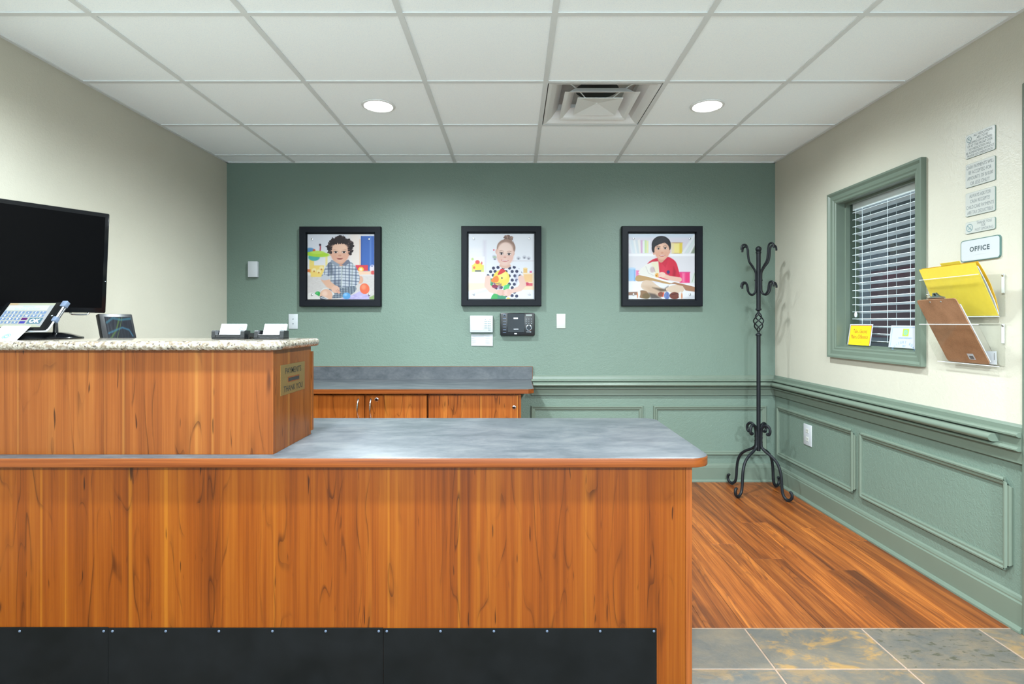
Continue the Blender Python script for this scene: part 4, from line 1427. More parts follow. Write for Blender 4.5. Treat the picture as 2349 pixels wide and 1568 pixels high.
def portrait(X, w, Z0, Z1, canvas, label):
    """X, Z: outer frame at its front face"""
    dep = 0.045
    t = thing('framed_portrait', (X + w / 2, YB, Z0), label, 'picture', 'framed portraits on the green wall')
    fw = 0.048
    prof = [(0.0, 0.0), (0.0, dep - 0.004), (0.004, dep), (fw - 0.006, dep), (fw - 0.002, dep - 0.004), (fw, dep - 0.018), (fw, 0.004)]
    n = len(prof)
    vs = []
    for (u, z, su, sz) in ((X, Z0, 1, 1), (X + w, Z0, -1, 1), (X + w, Z1, -1, -1), (X, Z1, 1, -1)):
        for e, d in prof:
            vs.append((u + su * e, YB - 0.002 - d, z + sz * e))
    names = []
    for i in range(4):
        j = (i + 1) % 4
        fs = [(k, n + k, n + k + 1, k + 1) for k in range(n - 1)]
        MB().add(vs[i * n:i * n + n] + vs[j * n:j * n + n], fs + [tuple(range(n - 1, -1, -1)), tuple(range(n, 2 * n))]).build('frame_rail', M_FRAME, t)
    y_b = YB - 0.002 - 0.012
    MB().box(X + fw * 0.6, X + w - fw * 0.6, y_b, YB - 0.003, Z0 + fw * 0.6, Z1 - fw * 0.6).build('backing_board', M_BLACKP, t)
    g = 0.006
    pw, ph = w - 2 * (fw + g), Z1 - Z0 - 2 * (fw + g)
    yp = y_b - 0.008
    MB().box(X + fw + g, X + fw + g + pw, yp + 0.0006, y_b - 0.0004, Z0 + fw + g, Z0 + fw + g + ph).build('print_panel', M_PAPER, t)
    fr = (Vector((X + fw + g, yp, Z0 + fw + g)), Vector((1, 0, 0)), Vector((0, 0, 1)), Vector((0, -1, 0)))
    canvas.sheet('photo_print', fr, pw, ph, M_PRINT, t)
    for a in (0.075, 0.925):
        for c_ in (0.075, 0.925):
            bx_, bz_ = X + fw + g + pw * a, Z0 + fw + g + ph * c_
            MB().lathe([(0.0085, 0.0), (0.0085, 0.004), (0.0065, 0.008), (0.0008, 0.0095)], None, 14,
                       fn=lambda p, q, h, bx_=bx_, bz_=bz_: (bx_ + p, yp - 0.0004 - h, bz_ + q)).build('standoff_bolt', M_CHROME, t)


kf = (YB - 0.047) / 1260.0
PXX = lambda px: (px - 1179) * kf
PZZ = lambda py: CAM_Z - (py - 740) * kf
portrait(PXX(686), PXX(873) - PXX(686), PZZ(702.5), PZZ(519), picture_baby(), 'framed portrait of curly-haired baby in plaid shirt among toys')
portrait(PXX(1058), PXX(1242) - PXX(1058), PZZ(701.5), PZZ(518), picture_girl(), 'framed portrait of girl in polka dot dress holding yellow plush bird')
portrait(PXX(1427), PXX(1612.5) - PXX(1427), PZZ(702), PZZ(518), picture_boy(), 'framed portrait of boy in red shirt reading large book')

# ------------------------------------------------------------------ devices on the back wall
kb = YB / 1260.0
BX = lambda px: (px - 1179) * kb
BZ = lambda py: CAM_Z - (py - 740) * kb
Rb, Ub, Nb = Vector((1, 0, 0)), Vector((0, 0, 1)), Vector((0, -1, 0))

t = thing('wall_sensor', (BX(583), YB, BZ(636)), 'small blank white sensor box near the left wall corner', 'sensor')
MB().box(BX(572.5), BX(594), YB - 0.030, YB - 0.0005, BZ(636), BZ(600), 0.004).build('cover', M_WHITEP, t)
MB().box(BX(594) - 0.0015, BX(594) + 0.0008, YB - 0.022, YB - 0.008, BZ(632), BZ(605)).build('side_clip', M_WHITEP, t)

t = thing('jack_plate', (BX(673), YB, BZ(754)), 'white wall plate with two small jacks left of baby portrait', 'wall plate')
MB().box(BX(662.5), BX(683.5), YB - 0.006, YB - 0.0005, BZ(754), BZ(720), 0.002).build('plate', M_WHITEP, t)
for zz in (731.5, 742.5):
    zc = BZ(zz)
    MB().prism([(-0.006, 0.003), (0, -0.005), (0.006, 0.003)], 0, 0.0008, lambda a, c_, d, zc=zc: (BX(673) + a, YB - 0.0061 - d, zc + c_)).build('jack', M_INKD, t)
for zz in (724.5, 749.5):
    MB().lathe([(0.0035, 0), (0.003, 0.001), (0.0005, 0.0012)], None, 10, fn=lambda p, q, h, zz=zz: (BX(673) + p, YB - 0.0061 - h, BZ(zz) + q)).build('screw', M_WHITEP, t)

t = thing('blank_plate', (BX(1286.5), YB, BZ(752.5)), 'blank ivory wall plate right of the black intercom', 'wall plate')
MB().box(BX(1276.5), BX(1297), YB - 0.006, YB - 0.0005, BZ(752.5), BZ(719.5), 0.002).build('plate', M_IVORY, t)
for zz in (725, 747):
    MB().lathe([(0.0032, 0), (0.003, 0.0008), (0.0005, 0.001)], None, 10, fn=lambda p, q, h, zz=zz: (BX(1286.5) + p, YB - 0.0061 - h, BZ(zz) + q)).build('screw', M_IVORY, t)

t = thing('alarm_keypad', (BX(1105), YB, BZ(762)), 'white alarm keypad with small button grid below girl portrait', 'keypad')
kd = 0.032
MB().box(BX(1078.5), BX(1131), YB - kd, YB - 0.0005, BZ(762), BZ(723.5), 0.006).build('case', M_WHITEP, t)
MB().box(BX(1083), BX(1109), YB - kd - 0.0012, YB - kd + 0.001, BZ(757), BZ(728.5), 0.0008, 1).build('door_flap', M_WHITEP, t)
for i in range(4):
    for j in range(4):
        x_, z_ = BX(1113.4) + i * 0.0122, BZ(737.2) - j * 0.0158
        MB().box(x_ - 0.0035, x_ + 0.0035, YB - kd - 0.0015, YB - kd + 0.0005, z_ - 0.003, z_ + 0.003, 0.0008, 1).build('button', M_EMBLEMB, t)
for i in (0, 2):
    x_, z_ = BX(1113.8) + i * 0.0175, BZ(732)
    MB().prism([(-0.004, -0.003), (0.004, -0.003), (0, 0.004)], 0, 0.001, lambda a, c_, d, x_=x_, z_=z_: (x_ + a, YB - kd - 0.0005 - d, z_ + c_)).build('arrow_button', M_EMBLEMB, t)
b = MB(); b.box(BX(1120), BX(1126), YB - kd - 0.0008, YB - kd, BZ(757), BZ(755.6)); b.build('badge', M_INK, t)

t = thing('paper_note', (BX(1106), YB, BZ(793)), 'white printed instruction sheet taped under the keypad', 'paper')
nx0, nx1 = BX(1081), BX(1130.5)
vs, fs = [], []
NSEG = 8
for j in range(NSEG + 1):
    q = j / NSEG
    z_ = BZ(766.5) + (BZ(792.5) - BZ(766.5)) * q
    for i in range(2):
        vs.append(((nx0, nx1)[i], YB - 0.002 - 0.006 * math.sin(q * 1.6) * (0.6 + 0.4 * i), z_ - 0.002 * i * q))
for j in range(NSEG):
    fs.append((2 * j + 2, 2 * j + 3, 2 * j + 1, 2 * j))
vs2 = [(x_, y_ + 0.0006, z_) for x_, y_, z_ in vs]
m_ = len(vs)
MB().add(vs + vs2, fs + [tuple(m_ + k for k in reversed(f)) for f in fs]).build('sheet', M_PAPER, t)
b = MB()
for j, (a, c_) in enumerate(((0.42, 0.6), (0.02, 0.6), (0.02, 0.14), (0.02, 0.24), (0.02, 0.22), (0.02, 0.12))):
    q = 0.04 + j * 0.155
    z_ = BZ(766.5) + (BZ(792.5) - BZ(766.5)) * q
    yy = YB - 0.0023 - 0.006 * math.sin(q * 1.6) * 0.8 - 0.0012
    b.box(nx0 + (nx1 - nx0) * a, nx0 + (nx1 - nx0) * c_, yy - 0.0001, yy, z_ - 0.0014, z_)
    if j: b.box(nx0 + (nx1 - nx0) * 0.66, nx0 + (nx1 - nx0) * (0.84 + 0.02 * (j % 3)), yy - 0.0005, yy - 0.0004, z_ - 0.0014, z_)
b.build('print_lines', M_INK, t)

t = thing('wall_intercom', (BX(1187), YB, BZ(770)), 'black intercom and disc player panel beside the white keypad', 'intercom')
idp = 0.040
MB().box(BX(1147.5), BX(1226.5), YB - idp, YB - 0.0005, BZ(769.5), BZ(717), 0.009).build('case', M_BLACKP, t)
ix = lambda px: BX(1130 + px / 17.425)
iz = lambda py: BZ(700 + py / 17.422)
yf = YB - idp
MB().box(ix(600), ix(1270), yf - 0.003, yf + 0.001, iz(1075), iz(330), 0.002, 1).build('disc_door', M_BLACKG, t)
MB().box(ix(840), ix(1010), yf - 0.0036, yf - 0.0029, iz(545), iz(490)).build('door_latch', M_SILVERL, t)
MB().box(ix(840), ix(1030), yf - 0.0036, yf - 0.0029, iz(960), iz(935)).build('name_strip', M_SILVERL, t)
MB().box(ix(870), ix(970), yf - 0.0008, yf + 0.001, iz(1145), iz(1110)).build('badge', M_SILVERL, t)
MB().box(ix(1325), ix(1565), yf - 0.0008, yf + 0.001, iz(430), iz(365)).build('lcd_display', M_LCD, t)
for k in range(6):
    zc = iz(530 + 111 * k)
    MB().box(ix(415), ix(545), yf - 0.0012, yf + 0.0005, zc - 0.0016, zc + 0.0016, 0.0005, 1).build('zone_button', M_SILVER, t)
MB().lathe([(0.010, 0), (0.010, 0.002), (0.0075, 0.003), (0.0005, 0.003)], None, 18, fn=lambda p, q, h: (ix(480) + p, yf - h, iz(402) + q)).build('talk_button', M_SILVER, t)
MB().lathe([(0.0065, 0.003), (0.0065, 0.0036), (0.0005, 0.0036)], None, 18, fn=lambda p, q, h: (ix(480) + p, yf - h, iz(402) + q)).build('talk_button_cap', M_BLACKG, t)
for i in range(3):
    for j in range(3):
        xc, zc = ix(1342 + 101 * i), iz(545 + 90 * j)
        MB().lathe([(0.0042, 0), (0.0042, 0.001), (0.0005, 0.0014)], None, 10, fn=lambda p, q, h, xc=xc, zc=zc: (xc + p, yf - h, zc + q)).build('key', M_BLACKG, t)
        MB().box(xc - 0.0028, xc + 0.0028, yf - 0.0019, yf - 0.0014, zc - 0.0012, zc + 0.0009).build('key_mark', M_SILVERL, t)
MB().lathe([(0.0225, 0), (0.0225, 0.002), (0.0195, 0.0035), (0.018, 0.003)], None, 28, fn=lambda p, q, h: (ix(1445) + p, yf - h, iz(897) + q)).build('dial_ring', M_CHROME, t)
MB().lathe([(0.0185, 0.002), (0.0175, 0.008), (0.0005, 0.009)], None, 24, fn=lambda p, q, h: (ix(1445) + p, yf - h, iz(897) + q)).build('dial', M_BLACKG, t)
b = MB(); b.box(ix(1355), ix(1390), yf - 0.0003, yf, iz(1065), iz(1050)); b.box(ix(1425), ix(1445), yf - 0.0003, yf, iz(1065), iz(1050)); b.box(ix(1465), ix(1535), yf - 0.0003, yf, iz(1065), iz(1050))
b.build('dial_legend', M_SILVERL, t)

# ------------------------------------------------------------------ right wall: outlet, signs, wall pockets
Rr, Ur, Nr = Vector((0, -1, 0)), Vector((0, 0, 1)), Vector((-1, 0, 0))


def rpt(px, py, X=XR):
    D = X * F_PX / (px - 1179)
    return D, CAM_Z - (py - 740) * D / F_PX


d0, zt = rpt(1845, 973); d1, _ = rpt(1863, 973); _, zb_ = rpt(1854, 1021)
zb_, zt = rpt(1854, 1021)[1], rpt(1854, 973)[1]
t = thing('wall_outlet', (XR, (d0 + d1) / 2, zb_), 'white duplex power outlet inside the wainscot panel', 'outlet')
MB().box(XR - 0.006, XR - 0.0005, d1, d0, zb_, zt, 0.002).build('plate', M_WHITEP, t)
for q in (0.30, 0.70):
    zc = zb_ + (zt - zb_) * q
    yc = (d0 + d1) / 2
    o = MB().box(XR - 0.008, XR - 0.0055, yc - 0.016, yc + 0.016, zc - 0.014, zc + 0.014, 0.001, 1).build('socket', M_IVORY, t)
    b = MB()
    b.box(XR - 0.0083, XR - 0.0079, yc - 0.008, yc - 0.006, zc - 0.004, zc + 0.006)
    b.box(XR - 0.0083, XR - 0.0079, yc + 0.006, yc + 0.008, zc - 0.004, zc + 0.006)
    b.build('slots', M_INKD, o)


def rounded_rect(w, h, r, seg=5):
    pts = []
    for cx, cy, a0 in ((w - r, h - r, 0), (r, h - r, 90), (r, r, 180), (w - r, r, 270)):
        for k in range(seg + 1):
            a = math.radians(a0 + 90 * k / seg)
            pts.append((cx + r * math.cos(a), cy + r * math.sin(a)))
    return pts


def ring_into(b, cx, cy, fr, ro, ri, lift, seg=24):
    O, R, U, N = fr
    vs = [tuple(O + R * (cx + r * math.cos(2 * math.pi * k / seg)) + U * (cy + r * math.sin(2 * math.pi * k / seg)) + N * lift) for r in (ri, ro) for k in range(seg)]
    b.add(vs, [(k, seg + k, seg + (k + 1) % seg, (k + 1) % seg) for k in range(seg)])


def bar_into(b, fr, p, q, w, lift):
    O, R, U, N = fr
    p, q = Vector(p), Vector(q)
    d = (q - p).normalized()
    s = Vector((-d.y, d.x)) * w / 2
    b.add([tuple(O + R * v.x + U * v.y + N * lift) for v in (p - s, q - s, q + s, p + s)], [(0, 1, 2, 3)])


def sign(zc0, zc1, ypx, wid, lines, label, lh, icon=None, tx=0.5, mw=0.93):
    y0 = ypx
    h = zc1 - zc0
    t = thing('wall_sign', (XR, y0 - wid / 2, zc0), label, 'sign', 'small engraved signs above the office sign')
    fr = (Vector((XR, y0, zc0)), Rr, Ur, Nr)
    fn = lambda d0_: (lambda a, c_, d: tuple(fr[0] + Rr * a + Ur * c_ + Nr * (d0_ + d)))
    MB().prism(rounded_rect(wid, h, 0.006), 0.0004, 0.003, fn(0)).build('sign_edge', M_SIGNEDGE, t)
    MB().prism([(0.0008 + a * (wid - 0.0024) / wid, 0.0012 + c_ * (h - 0.002) / h) for a, c_ in rounded_rect(wid, h, 0.006)], 0.003, 0.0036, fn(0)).build('sign_face', M_SIGN, t)
    b = MB()
    for (s, u, v, mw_) in lines:
        text_into(b, s, fr[0] + Rr * (wid * u) + Ur * (h * v) + Nr * 0.0036, Rr, Ur, lh, wid * mw_, 0.80)
    b.build('lettering', M_INK, t)
    if icon:
        b = MB()
        cx, cy, r = icon
        ring_into(b, cx, cy, fr, r, r * 0.84, 0.0041)
        bar_into(b, fr, (cx - r * .65, cy + r * .65), (cx + r * .65, cy - r * .65), r * 0.16, 0.0042)
        if icon is not None and len(lines) == 3:
            bar_into(b, fr, (cx - r * .5, cy - r * .25), (cx + r * .5, cy - r * .25), r * 0.16, 0.0041)
            bar_into(b, fr, (cx + r * .2, cy - r * .05), (cx + r * .45, cy + r * .45), r * 0.10, 0.0041)
        else:
            bar_into(b, fr, (cx - r * .3, cy - r * .45), (cx + r * .1, cy + r * .5), r * 0.14, 0.0041)
        b.build('icon', M_EMBLEMB, t)
    return t


SY = rpt(2216.5, 400)[0]
SW = SY - rpt(2285, 400)[0]
sign(1.908, 2.010, SY, SW, [('ALL MEDICATIONS', .60, .90, .62), ('ARE TO BE', .58, .765, .4), ('DROPPED OFF & PICKED', .5, .63, .80), ('UP AT THE FRONT DESK', .5, .495, .84), ('NO MEDICATION WILL', .5, .36, .74),
                            ('BE ADMINISTERED WITHOUT', .5, .225, .94), ('PROPER DOCUMENTATION', .5, .09, .86)], 'topmost pale wall sign about dropping off medications', 0.0102, (0.020, 0.081, 0.013))
sign(1.782, 1.883, SY, SW, [('CASH PAYMENTS WILL', .5, .85, .92), ('BE ACCEPTED FOR', .5, .62, .76), ('AMOUNTS OF $10.00', .5, .38, .86), ('OR LESS ONLY!', .5, .15, .64)], 'pale wall sign about small cash payments, second from top', 0.0150)
sign(1.657, 1.758, SY, SW, [('ALWAYS ASK FOR', .5, .85, .72), ('CASH RECEIPTS!', .5, .62, .66), ('CHILD CARE PAYMENTS', .5, .38, .92), ('ARE TAX DEDUCTIBLE', .5, .15, .86)], 'pale wall sign about cash receipts and tax, third from top', 0.0150)
sign(1.582, 1.632, SY, SW, [('THANK YOU', .64, .80, .5), ('FOR', .62, .54, .14), ('NOT SMOKING', .64, .25, .62)], 'thin pale no smoking sign just above office sign', 0.0115, (0.022, 0.025, 0.017))
oy0, oy1 = rpt(2207, 580)[0], rpt(2298, 580)[0]
ow, oh = oy0 - oy1, 0.094
t = thing('office_sign', (XR, (oy0 + oy1) / 2, 1.4615), 'larger white OFFICE sign with dark green rounded border', 'sign')
fr = (Vector((XR, oy0, 1.4615)), Rr, Ur, Nr)
MB().prism(rounded_rect(ow, oh, 0.013), 0.0004, 0.006, lambda a, c_, d: tuple(fr[0] + Rr * a + Ur * c_ + Nr * d)).build('border_plate', M_GREENB, t)
MB().prism([(0.0035 + a, 0.0035 + c_) for a, c_ in rounded_rect(ow - 0.007, oh - 0.007, 0.011)], 0.006, 0.0066, lambda a, c_, d: tuple(fr[0] + Rr * a + Ur * c_ + Nr * d)).build('sign_face', M_WHITEP, t)
b = MB()
text_into(b, 'OFFICE', fr[0] + Rr * (ow * .5) + Ur * (oh * .55) + Nr * 0.0067, Rr, Ur, 0.0195, 0.110, 1.0, bold=0.028, space=1.15)
b.build('lettering', M_INKD, t)
b = MB()
for k in range(14):
    b.fbox(fr, ow * .35 + k * 0.0045, ow * .35 + k * 0.0045 + 0.0016, oh * .27, oh * .27 + 0.0016, 0.0066, 0.0072)
b.build('braille_dots', M_WHITEP, t)

# acrylic wall pockets
PY0, PY1 = 2.205, 2.525   # near, far


def pocket(zb, zt, label):
    t = thing('wall_pocket', (XR, (PY0 + PY1) / 2, zb), label, 'wall pocket', 'clear acrylic wall pockets')
    xb_, xt_ = 1.948, 1.862
    th_ = 0.003
    MB().box(XR - 0.0045, XR - 0.0015, PY0, PY1, zb, zt + 0.004).build('back_sheet', M_ACRYL, t)
    MB().prism([(xb_, zb), (xb_ + th_, zb), (xt_ + th_, zt), (xt_, zt)], PY0, PY1, lambda a, z, d: (a, d, z)).build('front_sheet', M_ACRYL, t)
    MB().box(xb_ + th_, XR - 0.0045, PY0, PY1, zb, zb + 0.003).build('bottom_sheet', M_ACRYL, t)
    for yy in (PY0, PY1 - 0.003):
        MB().prism([(xb_ + th_, zb + 0.003), (XR - 0.0046, zb + 0.003), (XR - 0.0046, zt), (xt_ + th_, zt)], yy, yy + 0.003, lambda a, z, d: (a, d, z)).build('side_sheet', M_ACRYL, t)
    # polished lip along the front edge
    MB().tube([(xt_ + 0.0015, PY0, zt), (xt_ + 0.0015, PY1, zt)], 0.0018, 8).build('front_lip', M_ACRYLL, t)
    MB().tube([(xb_, PY0, zb + 0.001), (xb_, PY1, zb + 0.001)], 0.0018, 8).build('bottom_lip', M_ACRYLL, t)
    yy = 2.212
    MB().box(XR - 0.0065, XR - 0.0046, yy - 0.006, yy + 0.006, zt - 0.075, zt + 0.002).build('mount_strip', M_ACRYLL, t)
    MB().lathe([(0.0055, 0), (0.0055, 0.001), (0.003, 0.003), (0.0005, 0.0034)], None, 12, fn=lambda p, q, h: (XR - 0.0066 - h, yy + p, zt - 0.004 + q)).build('screw', M_CHROME, t)
    return t


def acryl_edge():
    m, nt, b = new_mat('acrylic_edge')
    nb = NB(nt)
    b.inputs['Base Color'].default_value = C(226, 232, 230)
    b.inputs['Roughness'].default_value = 0.15
    b.inputs['Alpha'].default_value = 0.45
    return m


M_ACRYLL = acryl_edge()
pocket(1.222, 1.392, 'upper clear acrylic wall pocket holding yellow folder')
pocket(1.020, 1.190, 'lower clear acrylic wall pocket holding brown clipboard')

# yellow folder in the upper pocket
ft = thing('file_folder', (1.93, 2.36, 1.227), 'yellow file folder with white papers standing in upper wall pocket', 'folder')


def lean(xb_, zb, xt_, zt, yfar):
    U = Vector((xt_ - xb_, 0, zt - zb)); L = U.length; U.normalize()
    R = Vector((0, -1, 0))
    N = R.cross(U)
    return (Vector((xb_, yfar, zb)), R, U, N), L


def sheet_curve(name, fr, w, pts_u, mat, parent, thick=0.001, notch=None):
    """sheet bent along u: pts_u = [(u, n), ...]"""
    O, R, U, N = fr
    b = MB()
    vs, fs = [], []
    for (u, nn_) in pts_u:
        for r_ in (0, w):
            for k in (0, thick):
                vs.append(tuple(O + R * r_ + U * u + N * (nn_ + k)))
    for i in range(len(pts_u) - 1):
        a, c_ = i * 4, i * 4 + 4
        fs += [(a + 1, a + 3, c_ + 3, c_ + 1), (a, c_, c_ + 2, a + 2), (a, a + 1, c_ + 1, c_), (a + 2, c_ + 2, c_ + 3, a + 3)]
    fs += [(0, 2, 3, 1), (len(vs) - 4, len(vs) - 3, len(vs) - 1, len(vs) - 2)]
    b.add(vs, fs, True)
    return b.build(name, mat, parent)


fr, L = lean(1.9525, 1.2262, 1.8585, 1.440, 2.519)
sheet_curve('front_cover', fr, 0.306, [(0, 0), (L * .5, 0.0), (L, 0.0)], M_YELLOW, ft)
fr2 = (fr[0] + fr[1] * 0.004, fr[1], fr[2], fr[3])
sheet_curve('paper_sheaf', fr2, 0.3035, [(0.004, -0.003), (L * .25, -0.009), (L * .6, -0.009), (L * .93, -0.004)], M_PAPER, ft, 0.003)
sheet_curve('back_cover', fr, 0.3065, [(0, -0.0015), (L * .10, -0.010), (L * .3, -0.019), (L * .55, -0.0225), (L * .8, -0.019), (L * 1.0, -0.012)], M_YELLOWD, ft)
frt2 = (fr[0] + fr[1] * 0.118, fr[1], fr[2], fr[3])
sheet_curve('tab', frt2, 0.105, [(L * 1.0, -0.012), (L * 1.055, -0.010)], M_YELLOW, ft)

# clipboard in the lower pocket
ct_ = thing('clipboard', (1.93, 2.36, 1.026), 'brown hardboard clipboard leaning in lower wall pocket, back facing out', 'clipboard')
fr, L = lean(1.9575, 1.0265, 1.8145, 1.2990, 2.474)
O, R, U, N = fr
MB().prism(rounded_rect(0.219, L, 0.012), 0.0, 0.003, lambda a, c_, d: tuple(O + R * a + U * c_ + N * d)).build('board', M_HARDB, ct_)
MB().fbox(fr, 0.004, 0.222, 0.01, L - 0.03, -0.004, -0.0005).build('paper_stack', M_PAPER, ct_)
b = MB()
b.prism([(0.060, L - 0.022), (0.150, L - 0.022), (0.150, L + 0.004), (0.128, L + 0.010), (0.118, L + 0.026), (0.100, L + 0.026), (0.090, L + 0.010), (0.060, L + 0.004)], -0.012, -0.006, lambda a, c_, d: tuple(O + R * a + U * c_ + N * d))
b.build('clip', M_CHROME, ct_)
b = MB()
pts = [(0.060, 0.0), (0.052, 0.010), (0.058, 0.019), (0.070, 0.017), (0.080, 0.008)]
b.tube([O + R * a + U * (L + c_) + N * -0.010 for a, c_ in pts], 0.0018, 8)
b.build('clip_spring', M_CHROME, ct_)
MB().prism([(0.109 + 0.006 * math.cos(k * math.pi / 6), L + 0.018 + 0.006 * math.sin(k * math.pi / 6)) for k in range(12)], -0.0058, -0.0052, lambda a, c_, d: tuple(O + R * a + U * c_ + N * d)).build('clip_hole', M_BLACKP, ct_)
for a in (0.075, 0.135):
    MB().lathe([(0.004, 0), (0.003, 0.0012), (0.0005, 0.0015)], None, 10, fn=lambda p, q, h, a=a: tuple(O + R * (a + p) + U * (L - 0.012 + q) + N * (0.0031 + h))).build('rivet', M_CHROME, ct_)
st = MB().fbox(fr, 0.128, 0.160, 0.018, 0.046, 0.0031, 0.0034).build('sticker', M_PAPER, ct_)
b = MB()
rs_ = random.Random(4)
u_ = 0.1345
while u_ < 0.155:
    w_ = rs_.choice((0.0008, 0.0014, 0.002))
    b.fbox(fr, u_, u_ + w_, 0.021, 0.036, 0.0034, 0.0036)
    u_ += w_ + rs_.choice((0.0007, 0.0012))
b.build('bar_print', M_BLACKINK, st)
bk = thing('pocket_leaflet', (1.965, 2.24, 1.026), 'small white leaflet behind the clipboard in lower wall pocket', 'leaflet')
MB().prism([(2.235, 1.0262), (2.300, 1.0262), (2.300, 1.078), (2.238, 1.082)], 0, 0.0015, lambda y_, z_, d: (1.9655 - d, y_, z_)).build('sheet', M_PAPER, bk)
MB().prism([(2.245, 1.045), (2.2465, 1.045), (2.2465, 1.074), (2.245, 1.074)], 0, 0.0003, lambda y_, z_, d: (1.9638 - d, y_, z_)).build('print', M_BLACKINK, bk)

# ------------------------------------------------------------------ coat rack
RXC, RYC = 1.724, 3.872
rack = thing('coat_rack', (RXC, RYC, 0), 'black wrought iron coat rack with scroll hooks standing in the corner', 'coat rack')


def spline(pts, n=6):
    P = [Vector(p) for p in pts]
    out = []
    for i in range(len(P) - 1):
        p0 = P[i - 1] if i else P[i] * 2 - P[i + 1]
        p1, p2 = P[i], P[i + 1]
        p3 = P[i + 2] if i + 2 < len(P) else P[i + 1] * 2 - P[i]
        for k in range(n):
            t_ = k / n
            out.append(0.5 * ((2 * p1) + (p2 - p0) * t_ + (2 * p0 - 5 * p1 + 4 * p2 - p3) * t_ ** 2 + (3 * p1 - p0 - 3 * p2 + p3) * t_ ** 3))
    out.append(P[-1])
    return out


def radial(prof, ang, r, tip=None):
    ca, sa = math.cos(ang), math.sin(ang)
    p = spline([(RXC + q * ca, RYC + q * sa, z) for q, z in prof], 6)
    rr2 = r if tip is None else [r] * (len(p) - 4) + [r * 0.98, r * 0.94, r * 0.85, tip]
    return MB().tube(p, rr2, 10)


MB().lathe([(0.013, 0.295), (0.0135, 0.30), (0.0135, 1.105), (0.019, 1.107), (0.020, 1.114), (0.017, 1.120), (0.008, 1.124), (0.007, 1.140)], (RXC, RYC, 0), 18).build('lower_pole', M_BLACKM, rack)
MB().lathe([(0.007, 1.264), (0.008, 1.280), (0.017, 1.284), (0.020, 1.290), (0.019, 1.296), (0.0145, 1.298), (0.0145, 1.685), (0.018, 1.688), (0.018, 1.697), (0.0145, 1.700)], (RXC, RYC, 0), 18).build('upper_pole', M_BLACKM, rack)
MB().lathe([(0.004, 1.699)] + [(0.0205 * math.sin(math.radians(a)), 1.716 - 0.0205 * math.cos(math.radians(a))) for a in range(30, 180, 15)] + [(0.0008, 1.7365)], (RXC, RYC, 0), 20).build('ball_finial', M_BLACKM, rack)
bs = thing
basket = None
for k in range(4):
    pts = []
    for i in range(21):
        q = i / 20
        a = k * math.pi / 2 + q * 2 * math.pi * 0.75
        r_ = 0.004 + 0.029 * math.sin(math.pi * q) ** 0.9
        pts.append((RXC + r_ * math.cos(a), RYC + r_ * math.sin(a), 1.134 + q * 0.136))
    MB().tube(pts, 0.0042, 8).build('basket_bar', M_BLACKM, rack)
HA = [math.radians(a) for a in (-68, 5, 120, 190)]
for a in HA:
    radial([(0.0205, 1.49), (0.0205, 1.53), (0.024, 1.556), (0.045, 1.592), (0.072, 1.628), (0.082, 1.672), (0.085, 1.712), (0.093, 1.737), (0.110, 1.745), (0.126, 1.737), (0.132, 1.718), (0.131, 1.708)], a, 0.0068).build('upper_hook', M_BLACKM, rack)
    radial([(0.0205, 1.505), (0.0205, 1.450), (0.024, 1.418), (0.042, 1.397), (0.064, 1.398), (0.082, 1.420), (0.088, 1.450), (0.096, 1.474), (0.112, 1.481), (0.127, 1.474), (0.133, 1.455), (0.132, 1.445)], a, 0.0068).build('lower_hook', M_BLACKM, rack)
    MB().lathe([(0.0045, 0), (0.0045, 0.002), (0.003, 0.004), (0.0005, 0.005)], None, 10,
               fn=lambda p, q, h, a=a: (RXC + (0.0265 + h) * math.cos(a) - p * math.sin(a), RYC + (0.0265 + h) * math.sin(a) + p * math.cos(a), 1.497 + q)).build('bolt', M_BLACKM, rack)
LA = [math.radians(a) for a in (-62, 34, 120, 212)]
for a in LA:
    radial([(0.066, 0.425), (0.082, 0.422), (0.092, 0.440), (0.088, 0.466), (0.068, 0.482), (0.042, 0.474), (0.025, 0.445), (0.021, 0.40), (0.021, 0.355), (0.028, 0.322), (0.060, 0.298), (0.110, 0.272),
            (0.150, 0.236), (0.172, 0.185), (0.180, 0.130), (0.184, 0.075), (0.194, 0.034), (0.218, 0.0135), (0.244, 0.018), (0.258, 0.040), (0.254, 0.064), (0.240, 0.070)], a, 0.0098, 0.006).build('leg', M_BLACKM, rack)
    MB().lathe([(0.007, 0.0005), (0.008, 0.003), (0.006, 0.010)], (RXC + 0.22 * math.cos(a), RYC + 0.22 * math.sin(a), 0), 10).build('foot_pad', M_BLACKM, rack)
    for zz in (0.362, 0.392):
        MB().lathe([(0.004, 0), (0.004, 0.002), (0.0005, 0.004)], None, 8,
                   fn=lambda p, q, h, a=a, zz=zz: (RXC + (0.030 + h) * math.cos(a) - p * math.sin(a), RYC + (0.030 + h) * math.sin(a) + p * math.cos(a), zz + q)).build('bolt', M_BLACKM, rack)

# ------------------------------------------------------------------ ceiling fixtures
for i, (lx, ly) in enumerate(LAMPS + LOBBY_LAMPS + REAR_LAMPS + FILL_LAMPS):
    t = thing('ceiling_downlight', (lx, ly, CEIL), ['round recessed ceiling downlight on the left, above baby portrait', 'round recessed ceiling downlight right of the air vent', 'lobby downlight above left front of desk', 'lobby downlight above right front of desk', 'left rear lobby downlight near the added daylight opening', 'right rear lobby downlight near the added daylight opening', 'unseen downlight added above the raised counter to brighten left wall'][i], 'ceiling light', 'recessed ceiling downlights')
    MB().lathe([(0.093, 0.003), (0.092, 0.0), (0.080, -0.003), (0.076, -0.001), (0.075, 0.003)], (lx, ly, CEIL), 36).build('trim_ring', M_VENT, t)
    MB().lathe([(0.0755, 0.002), (0.074, -0.002), (0.045, -0.0045), (0.001, -0.005)], (lx, ly, CEIL), 36).build('lens', M_LENS, t)
